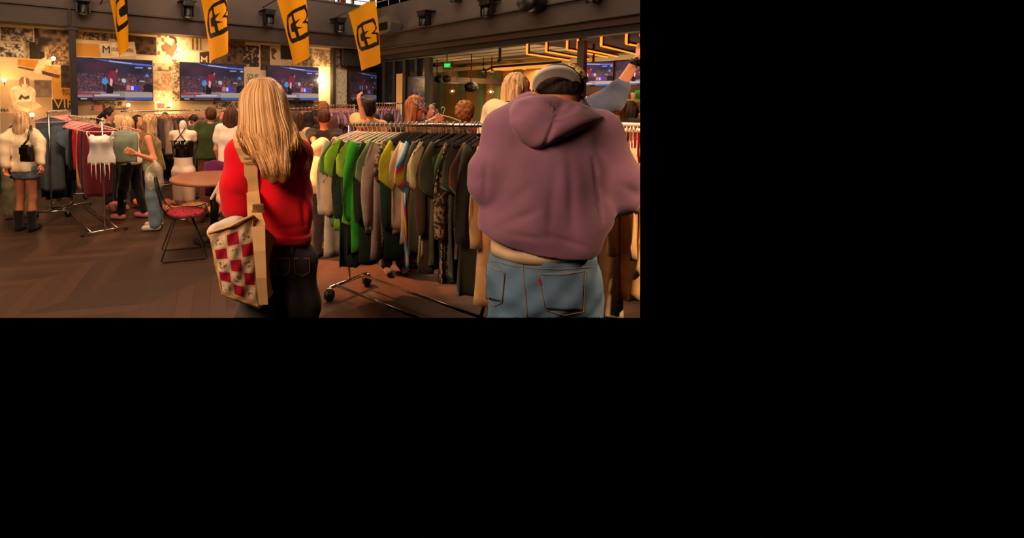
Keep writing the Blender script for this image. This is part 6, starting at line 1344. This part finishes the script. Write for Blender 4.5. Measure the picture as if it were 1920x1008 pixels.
def patch_mesh(corners, prims, lift, th, n=12):
    g = patch(corners, n); f = [P(x, y, surf_y(x, y, prims, 1.7, 2.3)-lift) for x, y in g]; bk = [p+Vector((0, th, 0)) for p in f]; m1 = n+1; N_ = m1*m1; mb = MB(); mb.v = [tuple(p) for p in f+bk]
    for j in range(n):
        for i in range(n): a = j*m1+i; mb.f.append((a, a+1, a+1+m1, a+m1)); mb.f.append((a+N_, a+m1+N_, a+1+m1+N_, a+1+N_))
    for i in range(n): mb.f += [(i, i+N_, i+1+N_, i+1), (n*m1+i, n*m1+i+1, n*m1+i+1+N_, n*m1+i+N_), (i*m1, (i+1)*m1, (i+1)*m1+N_, i*m1+N_), (i*m1+n, i*m1+n+N_, (i+1)*m1+n+N_, (i+1)*m1+n)]
    return mb
def seam(pts, r=.0018, lift=.002, m=STI, par=jm, nm='seam'): pts = dense(pts); build(nm, MB().tube([P(x, y, surf_y(x, y, bj_b, 1.7, 2.3)-lift) for x, y in pts], r, 5), m, par, True)
for nm_, cs in (('back_pocket', ((1010, 514), (1098, 508), (1094, 584), (1022, 580))), ('back_pocket', ((913, 493), (946, 510), (941, 566), (912, 560)))):
    build(nm_, patch_mesh(cs, bj_b, .005, .012), BJ, jm, True)
    tl, tr, br, bl = cs; seam([tl, ((tl[0]+tr[0])/2, (tl[1]+tr[1])/2+4), tr, br, ((br[0]+bl[0])/2, max(br[1], bl[1])+7), bl, tl], .0016, .007, nm='pocket_seam')
seam([(980, 492), (982, 530), (986, 560), (988, 594)], .002); seam([(920, 488), (960, 498), (1000, 503), (1050, 505), (1118, 500)], .002); 
build('red_tab', MB().box(P(1011, 528, surf_y(1011, 528, bj_b, 1.7, 2.3)-.009), (.010, .004, .026), Matrix.Rotation(-.35, 3, 'Y')), fabric(190, 40, 50), jm)
# short hair, faded at the neck
hh = [cap_((1046, 160, 2.12), (1046, 164, 2.12), 43, 43, (1, 1, .95), .03)]
build('hair', sdf_mesh(hh, .007, disp=lambda X, Y, Z: .002*np.sin(X*160)*np.sin(Z*140), clips=[((0, 0, P(1046, 176, 2.02).z), (0, 0, -1))]), HAIR['dark'], mn, True, None, True, True)
# backwards cap
def cap_crown(u, v): return None
cp = thing('cap', 'backwards cap with grey brim and yellow patterned crown, worn with the mauve hoodie', 'cap', P(1046, 150, 2.12))
mb = sdf_mesh([cap_((1054, 151, 2.14), (1052, 156, 2.14), 42, 46, (1, 1, .78), .03)], .007, clips=[((0, 0, P(1046, 149, 2.05).z), (0, 0, -1))])
build('crown', mb, pattern('cap_print', [(226, 150, 40), (250, 226, 150), (120, 80, 40), (236, 180, 60)], 34), cp, True)
inner = [(1003, 172), (1010, 160), (1026, 150), (1048, 146), (1068, 151), (1083, 164), (1092, 184)]; outer = [(998, 166), (1002, 147), (1020, 132), (1046, 127), (1070, 132), (1088, 150), (1093, 182)]
def interp(pl, t):
    k = t*(len(pl)-1); i = min(int(k), len(pl)-2); f = k-i; p0 = pl[max(0, i-1)]; p1 = pl[i]; p2 = pl[i+1]; p3 = pl[min(len(pl)-1, i+2)]
    return [.5*(2*p1[c]+(-p0[c]+p2[c])*f+(2*p0[c]-5*p1[c]+4*p2[c]-p3[c])*f*f+(-p0[c]+3*p1[c]-3*p2[c]+p3[c])*f**3) for c in (0, 1)]
mb = MB(); n1 = 36; n2 = 7; F1 = []; 
for j in range(n2+1):
    for i in range(n1+1):
        u = i/n1; a = interp(inner, u); b = interp(outer, u); v = j/n2; x = a[0]*(1-v)+b[0]*v; y = a[1]*(1-v)+b[1]*v; arch = math.sin(u*math.pi)
        F1.append(P(x, y, 2.11-.105*arch**.6-.03*v*arch**.7))
th = Vector((0, .006, .012)); N_ = len(F1); mb.v = [tuple(p) for p in F1]+[tuple(p+th) for p in F1]; m1 = n1+1
for j in range(n2):
    for i in range(n1): a = j*m1+i; mb.f.append((a, a+m1, a+1+m1, a+1)); mb.f.append((a+N_, a+1+N_, a+1+m1+N_, a+m1+N_))
for i in range(n1): mb.f += [(i, i+1, i+1+N_, i+N_), (n2*m1+i, n2*m1+i+N_, n2*m1+i+1+N_, n2*m1+i+1)]
for j in range(n2): mb.f += [(j*m1, j*m1+N_, (j+1)*m1+N_, (j+1)*m1), (j*m1+n1, (j+1)*m1+n1, (j+1)*m1+n1+N_, j*m1+n1+N_)]
build('brim', mb, fabric(228, 214, 200), cp, True)
# ================================================= END: keep only the part of the place the photograph covers
def trim_world():
    dg = bpy.context.evaluated_depsgraph_get(); dg.update()
    fw = Vector((0, cT, -sT)); up = Vector((0, sT, cT)); c0 = Vector((0, 0, HC))
    planes = [(c0, (Vector((1, 0, 0))-fw*(600.0/F)).normalized()), (c0, -(up+fw*((595.5-CY)/F)).normalized())]
    for o in list(SC.objects):
        if o.type != 'MESH': continue
        Mw = o.matrix_world.copy(); me = o.data
        co = np.empty(len(me.vertices)*3, np.float32); me.vertices.foreach_get('co', co); co = co.reshape(-1, 3)
        if not len(co): continue
        Mn = np.array(Mw); wc = co@Mn[:3, :3].T+Mn[:3, 3]
        cut = [((wc-np.array(p))@np.array(n)) for p, n in planes]
        if any((c > 0).all() for c in cut): bpy.data.objects.remove(o); continue
        if not any((c > 0).any() for c in cut): continue
        me = me.copy(); o.data = me; bm = bmesh.new(); bm.from_mesh(me); Mi = Mw.inverted()
        for (p, n), c in zip(planes, cut):
            if not (c > 0).any(): continue
            pl = Mi@p; nl = (Mi.to_3x3()@n).normalized()
            g = bmesh.ops.bisect_plane(bm, geom=bm.verts[:]+bm.edges[:]+bm.faces[:], plane_co=pl, plane_no=nl, clear_outer=True)
            ed = [e for e in g['geom_cut'] if isinstance(e, bmesh.types.BMEdge) and e.is_boundary]
            if ed and len(ed) < 4000: bmesh.ops.holes_fill(bm, edges=ed, sides=0)
        if not bm.faces: bm.free(); bpy.data.objects.remove(o); continue
        bm.to_mesh(me); bm.free()
    again = True
    while again:
        again = False
        for o in list(SC.objects):
            if o.type == 'EMPTY' and not o.children: bpy.data.objects.remove(o); again = True
bpy.context.view_layer.update()
trim_world()
